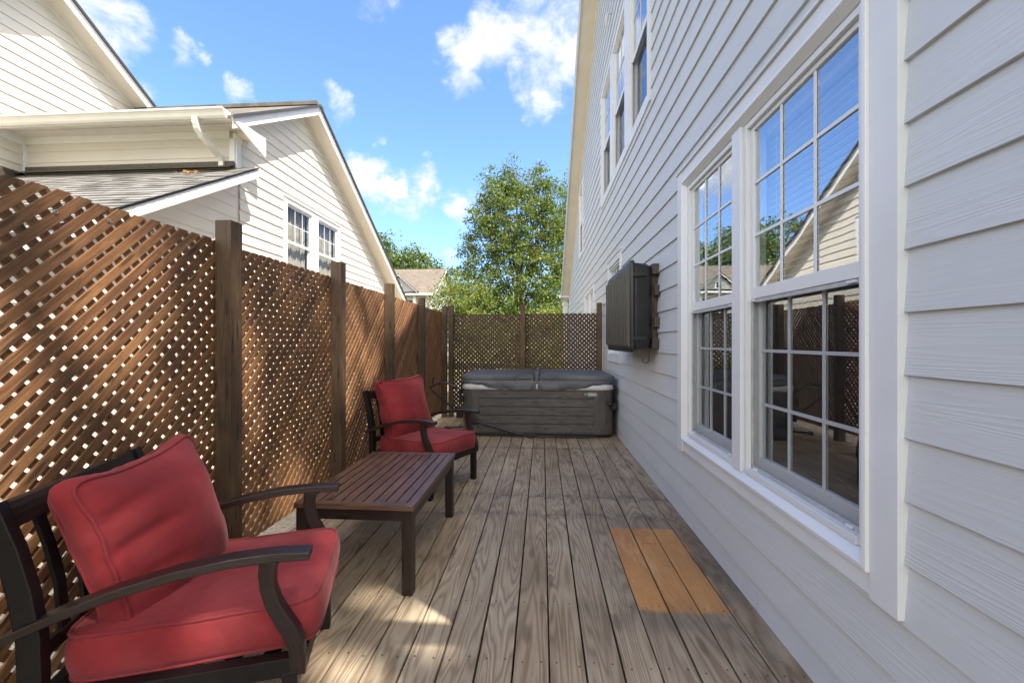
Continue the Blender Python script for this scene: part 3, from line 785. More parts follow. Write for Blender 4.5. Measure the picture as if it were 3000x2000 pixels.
# other windows
def simple_window(s0, s1, z0, z1, zr, up=True, trimw=.10, rows=2, cols=2, low=False, cap=True, screen=True):
    wn, bx = dh_window(house, frH, s0, s1, z0, z1, zr, cols=cols, rows=rows, lowgrille=low, screen=screen, detail=False)
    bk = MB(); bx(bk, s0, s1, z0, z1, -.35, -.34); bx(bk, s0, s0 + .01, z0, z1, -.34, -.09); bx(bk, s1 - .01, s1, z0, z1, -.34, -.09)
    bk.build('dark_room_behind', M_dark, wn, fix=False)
    return wn
def surround(s0, s1, z0, z1, t=.09):
    m_ = MB()
    bxH(m_, s0 - t, s0 - .0005, z0 - t, z1 + t, -.004, .030); bxH(m_, s1 + .0005, s1 + t, z0 - t, z1 + t, -.004, .030)
    bxH(m_, s0, s1, z0 - t, z0 - .0005, -.004, .027); bxH(m_, s0, s1, z1 + .0005, z1 + t, -.004, .027)
    bxH(m_, s0 - t - .015, s1 + t + .015, z1 + t + .001, z1 + t + .01, -.004, .040)
    return m_
m_ = surround(4.30, 7.56, 3.68, 5.46, .10)
bxH(m_, 5.2005, 5.4995, 3.68, 5.46, -.004, .024); bxH(m_, 6.3705, 6.6595, 3.68, 5.46, -.004, .024); bxH(m_, 4.30, 4.33, 3.68, 5.46, -.004, .024); bxH(m_, 7.53, 7.56, 3.68, 5.46, -.004, .024)
m_.build('window_surround', M_trim, house, bevel=.002)
for (a, b2) in triple: simple_window(a, b2, 3.681, 5.459, 4.56)
for (a, b2, u, v, zr) in ((11.16, 12.13, 3.62, 5.34, 4.47), (5.83, 6.78, 1.09, 2.40, 1.78)):
    surround(a, b2, u, v, .09).build('window_surround', M_trim, house, bevel=.002); simple_window(a + .001, b2 - .001, u + .001, v - .001, zr, screen=(u > 3), cols=2)
m_ = surround(8.80, 10.56, .9, 2.36, .09); bxH(m_, 9.64, 9.72, .9, 2.36, -.004, .024); m_.build('window_surround', M_trim, house, bevel=.002)
for a, b2 in ((8.801, 9.6395), (9.7205, 10.559)): simple_window(a, b2, .901, 2.359, 1.5, screen=False, low=True, cols=2, rows=3)
# small white vent pipe cap high on the wall
vp = MB(); vp.tube([frH(6.60, 6.2, .0), frH(6.60, 6.2, .06), frH(6.60, 6.15, .08), frH(6.60, 5.98, .085)], .016, 8)
vp.build('vent_pipe', M_trim, house)

# ================================================================== NEIGHBOUR HOUSE
NX = -4.9; BX = -8.54
nh = thing('neighbour_house', 'cream lap sided house with white rakes and grey shingle roofs beyond the left lattice fence', 'house', (NX, 8, -.22))
sh = (-NX, -8, .22)
def L3(x, y, z): return Vector((x + sh[0], y + sh[1], z + sh[2]))
NB = lambda mb, x0, x1, y0, y1, z0, z1, mi=0, grain=None: mb.box(x0 + sh[0], x1 + sh[0], y0 + sh[1], y1 + sh[1], z0 + sh[2], z1 + sh[2], mi, grain)
frA = lambda s, z, o: tuple(L3(NX + o, s, z))
frBw = lambda s, z, o: tuple(L3(BX + o, s, z))
frE = lambda s, z, o: tuple(L3(s, 6.65 - o, z))
AR, AZ, AS = 8.67, 6.13, .60          # ridge Y, top of roof at ridge, slope
AE0, AE1 = 6.17, 15.2
BR, BZ, BS = 6.78, 7.42, .62
wA = (8.02, 10.10, 2.42, 3.96)
mb = MB()
pA = [(AS, 1, AZ - .13 + AS * AR), (-AS, 1, AZ - .13 - AS * AR)]
lap(mb, frA, 6.72, 14.9, -.25, AZ, holes=[wA], planes=pA, phase=.05, seed=8, thick=.017)
lap(mb, frA, 3.55, 6.65, -.25, 4.2, planes=[(-.58, 1, 4.02 - .58 * 6.65)], phase=.05, seed=9)
lap(mb, frBw, 3.4, 14.0, 2.0, BZ, planes=[(BS, 1, BZ - .13 + BS * BR), (-BS, 1, BZ - .13 - BS * BR)], phase=.09, seed=10, thick=.017)
lap(mb, frE, BX + .02, NX - .01, 4.16, 4.56, phase=.15, seed=11)
mb.build('siding', M_nside, nh, fix=False)
mb = MB()
def gwall(mb, x, poly, th=-.1): mb.prism([L3(x, p[0], p[1]) for p in poly], (th, 0, 0))
def cut(poly, hs):
    return poly
# wall A backing split round the window
def backA(s0, s1, z0, z1):
    poly = [(s0, z0), (s1, z0), (s1, z1), (s0, z1)]
    for pl in pA: poly = clip(poly, *pl)
    if len(poly) > 2: gwall(mb, NX - .006, poly)
backA(6.66, wA[0], -.25, 7); backA(wA[1], 15, -.25, 7); backA(wA[0], wA[1], -.25, wA[2]); backA(wA[0], wA[1], wA[3], 7)
poly = clip([(3.5, -.25), (6.65, -.25), (6.65, 4.2), (3.5, 4.2)], -.58, 1, 4.0 - .58 * 6.65); gwall(mb, NX - .006, poly)
poly = [(3.3, -.25), (14, -.25), (14, 8), (3.3, 8)]
for pl in ((BS, 1, BZ - .13 + BS * BR), (-BS, 1, BZ - .13 - BS * BR)): poly = clip(poly, *pl)
gwall(mb, BX - .006, poly)
NB(mb, BX, NX - .11, 6.656, 6.75, 3.6, 4.6)
NB(mb, BX, NX - .11, 3.5, 3.6, -.25, 2.2)
NB(mb, BX - 4, BX - .11, 3.3, 3.4, -.25, 5.2)
mb.build('wall', M_nside, nh)
mb = MB()
NB(mb, NX - .004, NX + .022, 6.645, 6.74, 3.95, 4.52, 0, (0, 0, 1)); NB(mb, NX - .09, NX - .0045, 6.622, 6.65, 4.15, 4.52, 0, (0, 0, 1))
NB(mb, NX - .006, NX + .03, 6.60, 6.76, 4.52, 4.60)
NB(mb, BX + .0, NX - .09, 6.618, 6.652, 4.545, 4.66)          # frieze
NB(mb, BX - .004, BX + .022, 3.4, 6.617, 4.53, 4.66)
NB(mb, BX + .003, BX + .03, 6.59, 6.6475, 3.95, 4.53)
mb.each('corner_board', M_ntrim, nh, bevel=.003)
# main roofs (shingle skin), rake boards, soffits
def rline(y, r, z, s, dz, x): return L3(x, y, z - s * abs(y - r) + dz)
mb = MB()
for (a, b2) in ((AE0 - .03, AR), (AR, AE1)):
    mb.prism([rline(a, AR, AZ, AS, .0, -4.575), rline(b2, AR, AZ, AS, .0, -4.575), rline(b2, AR, AZ, AS, .0, -12), rline(a, AR, AZ, AS, .0, -12)], (0, 0, .035), 0, (1, 0, 0))
mb.box(-9 + sh[0], -4.56 + sh[0], AR - .14 + sh[1], AR + .14 + sh[1], AZ - .02 + sh[2], AZ + .052 + sh[2], 0, (1, 0, 0))
rf = mb.build('roof', M_roofm, nh)
mb = MB()
for (a, b2) in ((2.2, BR), (BR, 12.5)):
    mb.prism([rline(a, BR, BZ, BS, .0, -8.19), rline(b2, BR, BZ, BS, .0, -8.19), rline(b2, BR, BZ, BS, .0, -14), rline(a, BR, BZ, BS, .0, -14)], (0, 0, .035), 0, (1, 0, 0))
mb.build('roof', M_roofd, nh)['label'] = 'upper gable roof'
mb = MB()
for (r, z, s_, a, b2, x) in ((AR, AZ, AS, AE0 - .03, AR, -4.548), (AR, AZ, AS, AR, AE1, -4.548), (BR, BZ, BS, 2.2, BR, -8.162), (BR, BZ, BS, BR, 12.5, -8.162)):
    mb.prism([rline(a, r, z, s_, -.012, x), rline(b2, r, z, s_, -.012, x), rline(b2, r, z, s_, .044, x), rline(a, r, z, s_, .044, x)], (-.0255, 0, 0))
mb.each('drip_edge', M_drip, nh)
mb = MB()
def rake(mb, r, z, s, a, b2, x, d=.17):
    mb.prism([rline(a, r, z, s, -d, x), rline(b2, r, z, s, -d, x), rline(b2, r, z, s, -.002, x), rline(a, r, z, s, -.002, x)], (-.022, 0, 0))
    mb.prism([rline(a, r, z, s, -.055, x + .012), rline(b2, r, z, s, -.055, x + .012), rline(b2, r, z, s, -.003, x + .012), rline(a, r, z, s, -.003, x + .012)], (-.0118, 0, 0))
rake(mb, AR, AZ, AS, AE0 + .01, AR, -4.59); rake(mb, AR, AZ, AS, AR, AE1 - .02, -4.59)
rake(mb, BR, BZ, BS, 2.2, BR, -8.205); rake(mb, BR, BZ, BS, BR, 12.4, -8.205)
mb.each('rake_board', M_ntrim, nh, bevel=.002)
mb = MB()
def soff(mb, r, z, s, a, b2, x0, x1, d=.145): mb.prism([rline(a, r, z, s, -d, x0), rline(b2, r, z, s, -d, x0), rline(b2, r, z, s, -d, x1), rline(a, r, z, s, -d, x1)], (0, 0, .02))
soff(mb, AR, AZ, AS, AE0 + .55, AR - .002, -4.613, NX - .05); soff(mb, AR, AZ, AS, AR + .002, AE1 - .03, -4.613, NX - .05)
soff(mb, BR, BZ, BS, 2.2, BR - .002, -8.23, BX - .05); soff(mb, BR, BZ, BS, BR + .002, 12.3, -8.23, BX - .05)
def frz(mb, r, z, s, a, b2, x): mb.prism([rline(a, r, z, s, -.235, x), rline(b2, r, z, s, -.235, x), rline(b2, r, z, s, -.146, x), rline(a, r, z, s, -.146, x)], (-.019, 0, 0))
frz(mb, AR, AZ, AS, AR, 14.9, NX + .021); frz(mb, BR, BZ, BS, BR, 12.3, BX + .021)
# flat eave soffit with a vent strip
NB(mb, BX + .001, NX + .28, 6.19, 6.385, 4.660, 4.675); NB(mb, BX + .001, NX + .28, 6.425, 6.645, 4.660, 4.675)
NB(mb, NX + .02, -4.62, 6.645, 6.93, 4.600, 4.6585)
mb.each('soffit', M_nsoff, nh)
mb = MB(); x = BX + .02
while x < NX + .2: NB(mb, x, x + .035, 6.385, 6.425, 4.663, 4.668); x += .055
p = mb.build('soffit_vent', M_nsoff, nh)
mb = MB(); NB(mb, BX + .01, NX + .27, 6.386, 6.424, 4.69, 4.70); mb.build('vent_shadow_gap', M_dark, p)
# pork-chop eave return (triangular box end)
mb = MB(); mb.prism([L3(-4.60, 6.17, 4.655), L3(-4.60, 6.86, 4.655), L3(-4.60, 6.86, 4.30 + .05), L3(-4.60, 6.84, 4.30 + .04)], (-.02, 0, 0)); mb.prism([L3(-4.575, 6.12, 4.60), L3(-4.575, 6.92, 4.655), L3(-4.575, 6.92, 4.36), L3(-4.575, 6.90, 4.34)], (-.022, 0, 0))
mb.build('eave_return', M_ntrim, nh, bevel=.002)
# gutter: K profile extruded along x
prof = [(6.16, 4.60), (6.12, 4.60), (6.095, 4.625), (6.08, 4.665), (6.06, 4.69), (6.04, 4.70), (6.035, 4.725), (6.05, 4.725), (6.05, 4.715), (6.16, 4.715)]
mb = MB(); mb.prism([L3(-4.66, p[0], p[1]) for p in prof], (-3.9, 0, 0), 0, (1, 0, 0)); NB(mb, -8.54, -4.64, 6.162, 6.185, 4.59, 4.70)
mb.build('gutter', M_galv, nh, bevel=.001)
mb = MB()
pth = [(-5.12, 6.10, 4.61), (-5.12, 6.10, 4.54), (-5.12, 6.13, 4.46), (-5.115, 6.22, 4.38), (-5.105, 6.33, 4.32), (-5.10, 6.45, 4.27), (-5.095, 6.54, 4.22), (-5.09, 6.585, 4.16), (-5.09, 6.59, 4.09)]
for k in range(len(pth) - 1):
    for sub in range(3):
        a = Vector(pth[k]).lerp(Vector(pth[k + 1]), sub / 3); b2 = Vector(pth[k]).lerp(Vector(pth[k + 1]), (sub + 1) / 3)
        d = (b2 - a).normalized(); u = Vector((1, 0, 0)); v = d.cross(u).normalized(); u = v.cross(d)
        kk = .0 if sub % 2 else .0025
        c = (a + b2) / 2
        mb.obox(L3(*c), u, v, d, .037 + kk, .027 + kk, (b2 - a).length / 2 + .006, 0, d)
mb.build('downspout', M_galv, nh, bevel=.003)
mb = MB()   # flashing where the low roof meets the wall
NB(mb, BX + .03, NX + .0, 6.60, 6.617, 4.06, 4.165); mb.prism([L3(BX + .03, 6.60, 4.10), L3(NX + .03, 6.60, 4.10), L3(NX + .03, 6.44, 4.01), L3(BX + .03, 6.44, 4.01)], (0, 0, .004))
NB(mb, BX + .01, BX + .03, 5.6, 6.60, 3.55, 4.06)
mb.build('flashing', M_flash, nh)
# low shed roof, real stepped courses
mb = MB(); nc = 24; yb, zb = 3.55, 2.25; yt, zt = 6.60, 4.03; rd = random.Random(4)
dirv = Vector((0, yt - yb, zt - zb)); Ls = dirv.length; dirv.normalize(); nrm = Vector((0, -dirv.z, dirv.y))
for c in range(nc):
    a = Ls * c / nc; b2 = Ls * (c + 1) / nc + .02
    x = -8.5 - rd.random() * .3
    while x < -4.545:
        wd = rd.choice((.12, .16, .2, .26)); x1_ = min(x + wd, -4.545); x0_ = max(x, -8.5)
        if x1_ > x0_ + .01:
            th = rd.choice((.005, .005, .009))
            p0 = Vector((0, yb, zb)) + dirv * a + nrm * .004; p1 = Vector((0, yb, zb)) + dirv * b2
            V = []
            for (X_, P_, t) in ((x0_, p0, th), (x1_, p0, th), (x1_, p1, .001), (x0_, p1, .001)):
                q = P_ + nrm * t; V.append(L3(X_, q.y, q.z))
            for (X_, P_) in ((x0_, p0), (x1_, p0)):
                q = P_ - nrm * .002; V.append(L3(X_, q.y, q.z))
            sx = rd.random() * 5
            mb.mesh(V, [(0, 1, 2, 3), (1, 0, 4, 5)], [(x0_ + sx, a), (x1_ + sx, a), (x1_ + sx, b2), (x0_ + sx, b2), (x0_, a), (x1_, a)])
        x = x + wd
def shl():
    m, h, b = newmat('shed_shingle', .92, spec=.2)
    rnd = islrand(h); P = objco(h); g = h.noise(P, 160, 3, .7); bl = h.noise(P, 1.5, 4)
    c = h.ramp(rnd, [(0, (.095, .090, .085)), (.35, (.165, .160, .153)), (1, (.235, .230, .222))])
    c = h.mix(h.mr(g, .3, .7, .45, 0), c, (.05, .048, .045)); c = h.mix(h.mr(bl, .4, .7, 0, .12), c, (.13, .12, .11))
    link(h, c, b.inputs['Base Color']); bump(h, b, g, .5, .004); return m
sr = mb.build('roof', shl(), nh, fix=False); sr['label'] = 'low shingled shed roof below the gutter'
mb = MB()
mb.prism([L3(-4.56, yb - .02, zb - .03), L3(-4.56, yt + .12, zt + .04), L3(-12, yt + .12, zt + .04), L3(-12, yb - .02, zb - .03)], (0, 0, .026))
mb.build('roof_deck', M_drip, nh)
mb = MB()
mb.prism([L3(-4.575, yb, zb - .17), L3(-4.575, yt + .14, zt - .09), L3(-4.575, yt + .14, zt + .045), L3(-4.575, yb, zb - .035)], (-.02, 0, 0))
mb.prism([L3(-4.60, yb, zb - .14), L3(-4.60, yt + .1, zt - .10), L3(NX - .02, yt + .1, zt - .10), L3(NX - .02, yb, zb - .14)], (0, 0, .02))
mb.each('rake_board', M_ntrim, nh, bevel=.002)
# twin window in the gable
def nbx(m_, a, b2, u, v, o0, o1, mi=0):
    m_.prism([frA(a, u, o0), frA(b2, u, o0), frA(b2, v, o0), frA(a, v, o0)], Vector(frA(a, u, o1)) - Vector(frA(a, u, o0)), mi)
mb = MB(); t = .10; s0, s1, z0, z1 = wA
nbx(mb, s0 - t, s0 - .0005, z0 - t, z1 + .09, -.004, .032); nbx(mb, s1 + .0005, s1 + t, z0 - t, z1 + .09, -.004, .032)
nbx(mb, s0, s1, z1 + .0005, z1 + .09, -.004, .029); nbx(mb, s0, s1, z0 - t, z0 - .0005, -.004, .029); nbx(mb, 8.935, 9.185, z0, z1, -.004, .024)
nbx(mb, s0 - t - .02, s1 + t + .02, z1 + .091, z1 + .103, -.004, .05)
mb.build('window_surround', M_ntrim, nh, bevel=.002)
for (a, b2) in ((s0 + .0005, 8.9345), (9.1855, s1 - .0005)):
    wn, bx = dh_window(nh, frA, a, b2, z0 + .0005, z1 - .0005, 3.23, cols=3, rows=2, lowgrille=False, screen=False, glass=M_glass2, detail=False)
    cu = MB(); nn_ = 60; V = []
    for i in range(nn_ + 1):
        s_ = a + .03 + (b2 - a - .06) * i / nn_; o_ = -.13 + .022 * math.sin(i * 1.25) + .01 * math.sin(i * .37)
        V += [frA(s_, z0 + .02, o_), frA(s_, z1 - .03, o_)]
    cu.mesh(V, [(2 * i, 2 * i + 2, 2 * i + 3, 2 * i + 1) for i in range(nn_)], None, 0, True); cu.build('curtain', M_curt, wn, fix=False)
    bk = MB(); bx(bk, a, b2, z0, z1, -.40, -.39); bk.build('dark_room_behind', plain('dim_room', (.16, .155, .13), .8) if 'dim_room' not in MATS else MATS['dim_room'], wn, fix=False)
# pile of dry leaves on the low roof
lm = leafmat('dry_leaf', [(.35, .16, .06), (.50, .28, .13), (.62, .40, .22)], .1)
mb = MB(); rd = random.Random(2)
for i in range(70):
    x = -5.34 + rd.gauss(0, .085); tt = Ls * (.885 + rd.gauss(0, .012)); q = Vector((0, yb, zb)) + dirv * tt + nrm * (.018 + rd.random() * .03)
    a = rd.random() * 6.28; r = rd.uniform(.012, .026); tl = rd.uniform(-.015, .015)
    mb.face([(x + r * math.cos(a), q.y + r * math.sin(a), q.z + tl), (x - r * .5 * math.sin(a), q.y + r * .5 * math.cos(a), q.z), (x - r * math.cos(a), q.y - r * math.sin(a), q.z - tl + .006), (x + r * .5 * math.sin(a), q.y - r * .5 * math.cos(a), q.z + .01)])
tag(mb.build('dry_leaves', lm, fix=False), 'small clump of dry tan leaves lying on the low shingled roof', 'leaf litter', kind='stuff')

# ================================================================== FAR HOUSE
fh = thing('far_house', 'distant house with tan shingle roof, cross gable and pale siding behind the fence', 'house', (-14, 40, -.2))
F3 = lambda x, y, z: Vector((x + 14, y - 40, z + .2))
M_fside = siding('far_siding', (.56, .53, .49), .3); M_fsg = siding('far_grey_siding', (.36, .37, .38), .3)
frF = lambda s, z, o: tuple(F3(s, 38.4 - o, z)); frG = lambda s, z, o: tuple(F3(-9.9 + o, s, z))
mb = MB(); lap(mb, frF, -27, -9.9, -.2, 5.6, phase=0, seed=20)
lap(mb, frG, 38.4, 47.6, -.2, 9, planes=[(.6, 1, 8.45 + .6 * 43), (-.6, 1, 8.45 - .6 * 43)], phase=0, seed=21)
mb.build('siding', M_fside, fh, fix=False)
mb = MB(); mb.box(-27 + 14, -9.92 + 14, -1.59, 7.5, 0, 5.6)
mb.prism([F3(-9.95, 38.5, 5.5), F3(-9.95, 47.5, 5.5), F3(-9.95, 43, 8.3)], (-17, 0, 0)); mb.build('wall', M_fside, fh)
mb = MB()
for a, b2 in ((37.9, 43.0), (43.0, 48.1)):
    mb.prism([F3(-9.55, a, 8.5 - .6 * abs(a - 43)), F3(-9.55, b2, 8.5 - .6 * abs(b2 - 43)), F3(-27.5, b2, 8.5 - .6 * abs(b2 - 43)), F3(-27.5, a, 8.5 - .6 * abs(a - 43))], (0, 0, .08), 0, (1, 0, 0))
mb.each('roof', M_rooft, fh)
def cross_gable(xc):
    hw = 1.45; zb_, zt_ = 5.75, 7.05
    g = MB(); g.prism([F3(xc - hw, 37.95, zb_), F3(xc + hw, 37.95, zb_), F3(xc, 37.95, zt_)], (0, 2.6, 0)); g.build('cross_gable', M_fsg, fh)
    g = MB()
    for sg in (-1, 1):
        e = xc + sg * (hw + .25)
        g.prism([F3(xc, 37.7, zt_ + .09), F3(e, 37.7, zb_ - .13), F3(e, 37.7, zb_ - .03), F3(xc, 37.7, zt_ + .20)], (0, .05, 0))
    g.each('rake_board', M_ntrim, fh)
    g = MB()
    for sg in (-1, 1):
        e = xc + sg * (hw + .3)
        g.prism([F3(xc, 37.66, zt_ + .21), F3(e, 37.66, zb_ - .02), F3(e, 40.5, zb_ - .02), F3(xc, 40.5, zt_ + .21)], (0, 0, .05), 0, (0, 1, 0))
    g.each('roof', M_rooft, fh)
    g = MB(); g.box(xc - .3 + 14, xc + .3 + 14, -2.12, -2.04, 6.0, 6.6); w_ = g.build('window', M_ntrim, fh)
    g = MB(); g.box(xc - .22 + 14, xc + .22 + 14, -2.14, -2.122, 6.07, 6.53); g.build('pane', M_dark, w_)
cross_gable(-12.75); cross_gable(-21)
mb = MB(); mb.box(-27.5 + 14, -9.5 + 14, -2.2, -2.05, 5.62, 5.78); mb.build('gutter', M_ntrim, fh)
mb = MB(); mb.prism([F3(-9.53, 37.9, 5.25), F3(-9.53, 43, 8.31), F3(-9.53, 43, 8.5), F3(-9.53, 37.9, 5.44)], (-.05, 0, 0)); mb.build('rake_board', M_ntrim, fh)
mb = MB(); mb.box(-9.95 + 14, -9.75 + 14, -1.75, -1.62, 0, 5.62); mb.box(-11.55 + 14, -11.3 + 14, -1.75, -1.62, 0, 5.62); mb.each('corner_board', M_ntrim, fh)
mb = MB(); mb.tube([F3(-10.3, 37.85, 5.6), F3(-10.2, 38.0, 5.4), F3(-10.05, 38.3, 5.1), F3(-10.05, 38.3, 0)], .06, 6); mb.build('downspout', M_ntrim, fh)
mb = MB(); mb.box(-13.0 + 14, -12.1 + 14, -1.68, -1.62, 3.6, 5.2); w_ = mb.build('window', M_ntrim, fh)
mb = MB(); mb.box(-12.9 + 14, -12.2 + 14, -1.70, -1.682, 3.7, 5.1); mb.build('pane', M_dark, w_)
for x in (-12.05, -13.45): mb = MB(); mb.box(x + 14, x + .38 + 14, -1.69, -1.62, 3.6, 5.2); mb.build('shutter', M_dark, fh)
for x in (-12.15, -11.5): mb = MB(); mb.tube([F3(x, 43.4, 8.2), F3(x, 43.4, 9.15)], .06, 6); mb.build('vent_pipe', M_drip, fh)

# ================================================================== TREES
def make_tree(name, label, cat, base, lobes, nleaf, lsize, mat, trunk_r, trunk_h, bark, seed=1, group=None, limbs=14, clump=.42, shell=.55, gaps=None):
    rg = np.random.default_rng(seed)
    T = thing(name, label, cat, base, 0, group)
    tr = MB(); bx_, by_, bz_ = 0, 0, 0
    top = max(l[2] + l[5] * .6 for l in lobes)
    pts = [(0, 0, -.1), (.05, .03, trunk_h * .5), (-.04, .02, trunk_h), (0.05, 0, trunk_h + (top - trunk_h) * .5), (0, 0, top)]
    tr.tube(pts, [trunk_r * 1.15, trunk_r, trunk_r * .85, trunk_r * .45, trunk_r * .1], 8)
    rd = random.Random(seed)
    for i in range(limbs):
        l = rd.choice(lobes); z = trunk_h + rd.random() * (top - trunk_h) * .6
        e = Vector((l[0] + rd.uniform(-.7, .7) * l[3], l[1] + rd.uniform(-.7, .7) * l[4], max(z + .5, l[2] + rd.uniform(-.5, .7) * l[5])))
        m_ = Vector((e.x * .45, e.y * .45, z + (e.z - z) * .35)); r = trunk_r * .4 * (1 - .5 * (z - trunk_h) / max(.1, top - trunk_h))
        tr.tube([(0, 0, z), tuple(m_), tuple(e)], [r, r * .6, r * .15], 6)
    tr.build('trunk', bark, T)
    vol = np.array([l[3] * l[4] * l[5] for l in lobes]) ** .75; vol /= vol.sum()
    ncl = max(30, int(nleaf / 55))
    ci = rg.choice(len(lobes), ncl, p=vol)
    L = np.array(lobes)[ci]
    d = rg.normal(size=(ncl, 3)); d /= np.linalg.norm(d, axis=1)[:, None]
    rad = (shell + (1 - shell) * rg.random(ncl)) ** .6 * (1 + .10 * rg.normal(size=ncl))
    cen = L[:, :3] + d * rad[:, None] * L[:, 3:6]
    k = rg.integers(0, ncl, nleaf)
    cs = clump * (.6 + .8 * rg.random(ncl))
    P = cen[k] + rg.normal(size=(nleaf, 3)) * cs[k][:, None] * np.array([1, 1, .75]) * .6
    if gaps:
        sd = np.array(SUN_DIR); keep = np.ones(nleaf, bool)
        for (g, r) in gaps:
            q = P + np.array(base) - np.array(g); q -= np.outer(q @ sd, sd)
            keep &= np.linalg.norm(q, axis=1) > r * (.8 + .4 * rg.random(nleaf))
        P = P[keep]; nleaf = len(P)
    a = rg.normal(size=(nleaf, 3)); a[:, 2] -= .25; a /= np.linalg.norm(a, axis=1)[:, None]
    b_ = rg.normal(size=(nleaf, 3)); b_ -= a * (a * b_).sum(1)[:, None]; b_ /= np.linalg.norm(b_, axis=1)[:, None]
    sz = lsize * (.6 + .8 * rg.random(nleaf))[:, None]
    V = np.empty((nleaf, 4, 3)); V[:, 0] = P - a * sz; V[:, 1] = P + b_ * sz * .55; V[:, 2] = P + a * sz; V[:, 3] = P - b_ * sz * .55
    me = bpy.data.meshes.new('crown'); me.vertices.add(nleaf * 4); me.vertices.foreach_set('co', V.ravel())
    me.loops.add(nleaf * 4); me.loops.foreach_set('vertex_index', np.arange(nleaf * 4)); me.polygons.add(nleaf)
    me.polygons.foreach_set('loop_start', np.arange(nleaf) * 4); me.polygons.foreach_set('loop_total', np.full(nleaf, 4))
    me.materials.append(mat); me.update(calc_edges=True)
    o = bpy.data.objects.new('crown', me); COL.objects.link(o); o.parent = T
    return T
M_bark = plain('bark', (.085, .065, .05), .9, var=.4, sc=12, bs=.6)
M_lfA = leafmat('pear_leaf', [(.030, .068, .016), (.058, .110, .024), (.100, .160, .032), (.185, .215, .050), (.26, .20, .065)], .32)
M_lfB = leafmat('far_leaf', [(.040, .080, .020), (.075, .125, .032), (.12, .17, .045), (.19, .20, .07)], .25)
M_lfC = leafmat('bush_leaf', [(.050, .095, .018), (.105, .165, .030), (.20, .23, .05), (.33, .29, .09)], .35)
# x,y,z,rx,ry,rz lobes
make_tree('pear_tree', 'tall leafy green tree with an airy crown rising above the far fence', 'tree', (-1.55, 26, -.2),
          [(0, 0, 4.6, 3.35, 2.6, 3.4), (.1, 0, 8.5, 2.75, 2.2, 2.6), (-1.35, 0, 10.5, .8, .75, 1.2), (-.25, 0, 11.2, .85, .8, 1.25), (1.15, 0, 10.9, .65, .6, 1.3), (2.05, 0, 10.2, .85, .8, 1.1),
           (-2.1, 0, 9.0, .8, .8, 1.3), (-2.95, 0, 6.9, .75, .8, 1.2), (-3.3, 0, 5.3, .8, .9, .9), (2.6, 0, 7.0, .9, 1.0, 2.2), (-1.6, -.5, 2.8, 2.2, 1.6, 1.8), (1.6, -.4, 2.8, 2.2, 1.6, 1.8)],
          76000, .070, M_lfA, .16, 1.7, M_bark, 5, limbs=30, clump=.33, shell=.3)
make_tree('shrub_tree', 'bushy yellow green small tree left of the tall tree, over the fence corner', 'tree', (-5.0, 24, -.2),
          [(0, 0, 3.2, 1.25, 1.2, 1.7), (.8, 0, 2.2, 1.5, 1.2, 1.5), (.1, 0, 4.3, .9, .8, 1.0), (1.2, -.4, 3.5, 1.2, 1.0, 1.2)], 15000, .055, M_lfC, .08, 1.0, M_bark, 6, clump=.33, limbs=16)
make_tree('pear_tree', 'second leafy tree peeking out beside the roof edge of the grey house', 'tree', (2.9, 30, -.2),
          [(0, 0, 5, 2.5, 2.2, 3.6), (0, 0, 9.5, 1.9, 1.8, 3.0), (-.8, 0, 11.5, .9, .9, 1.4)], 24000, .07, M_lfA, .16, 1.8, M_bark, 8, clump=.42, limbs=20)
make_tree('shrub_tree', 'low green shrubbery right behind the far fence under the tall tree', 'shrub', (-.6, 20, -.2),
          [(-1.8, 0, 1.4, 1.8, 1.1, 1.3), (0.1, 0, 1.5, 1.8, 1.1, 1.5), (1.0, .5, 1.6, 1.1, 1.1, 1.5)], 14000, .05, M_lfC, .05, .6, M_bark, 9, clump=.35, limbs=12)
fts = [(-19.3, 62, 12.6, 3.9, 0), (-25, 64, 13.4, 4.6, 0), (-15.8, 62, 10.6, 2.3, 0), (-25, 60, 14.5, 5.5, 1), (-31, 63, 16, 6, 1), (-38, 58, 14, 6, 1), (-45, 62, 16, 7, 1), (-52, 56, 15, 7, 1)]
for i, (x, y, hh, r, hid) in enumerate(fts):
    lb = ['round crowned green tree directly behind the tan roof ridge', 'green tree half hidden by the cream gable rake, left of the round one', 'small low green tree at the right end of the tan roof ridge',
          'broad woodland tree mirrored in the window behind the tan roof', 'tall woodland tree left of the tan roofed house', 'dense woodland tree further left behind the cream house', 'big woodland tree far left behind the cream house', 'outermost woodland tree on the far left', 'low distant tree between the tan roofed house and the tall tree'][i]
    make_tree('woodland_tree', lb, 'tree', (x, y, -.2), [(0, 0, hh * .72, r, r, hh * .40), (r * .4, -.5, hh * .5, r * .75, r * .7, hh * .3), (-r * .45, 0, hh * .55, r * .7, r * .7, hh * .3), (r * .1, 0, hh * .98, r * .65, r * .6, hh * .22)],
              20000 if not hid else 12000, .20, M_lfB, .25, 3.5, M_bark, 40 + i, 'woodland trees behind the far house', limbs=8, clump=.9, shell=.6)
def fpt(y, z): return (-1.72, y, z)
GAPS = [(fpt(y, z), r * 1.62) for y, z, r in ((.62, 1.08, .13), (.85, 1.16, .12), (1.22, 1.27, .12), (1.60, 1.50, .15), (1.80, 1.60, .10), (.50, 1.45, .11), (.80, .80, .13), (1.15, .84, .11), (2.45, 1.0, .10), (2.52, .80, .09),
        (2.42, 1.36, .08), (3.75, 1.12, .12), (3.62, .80, .10), (4.0, 1.35, .10), (3.8, 1.62, .08), (4.2, .95, .08))]
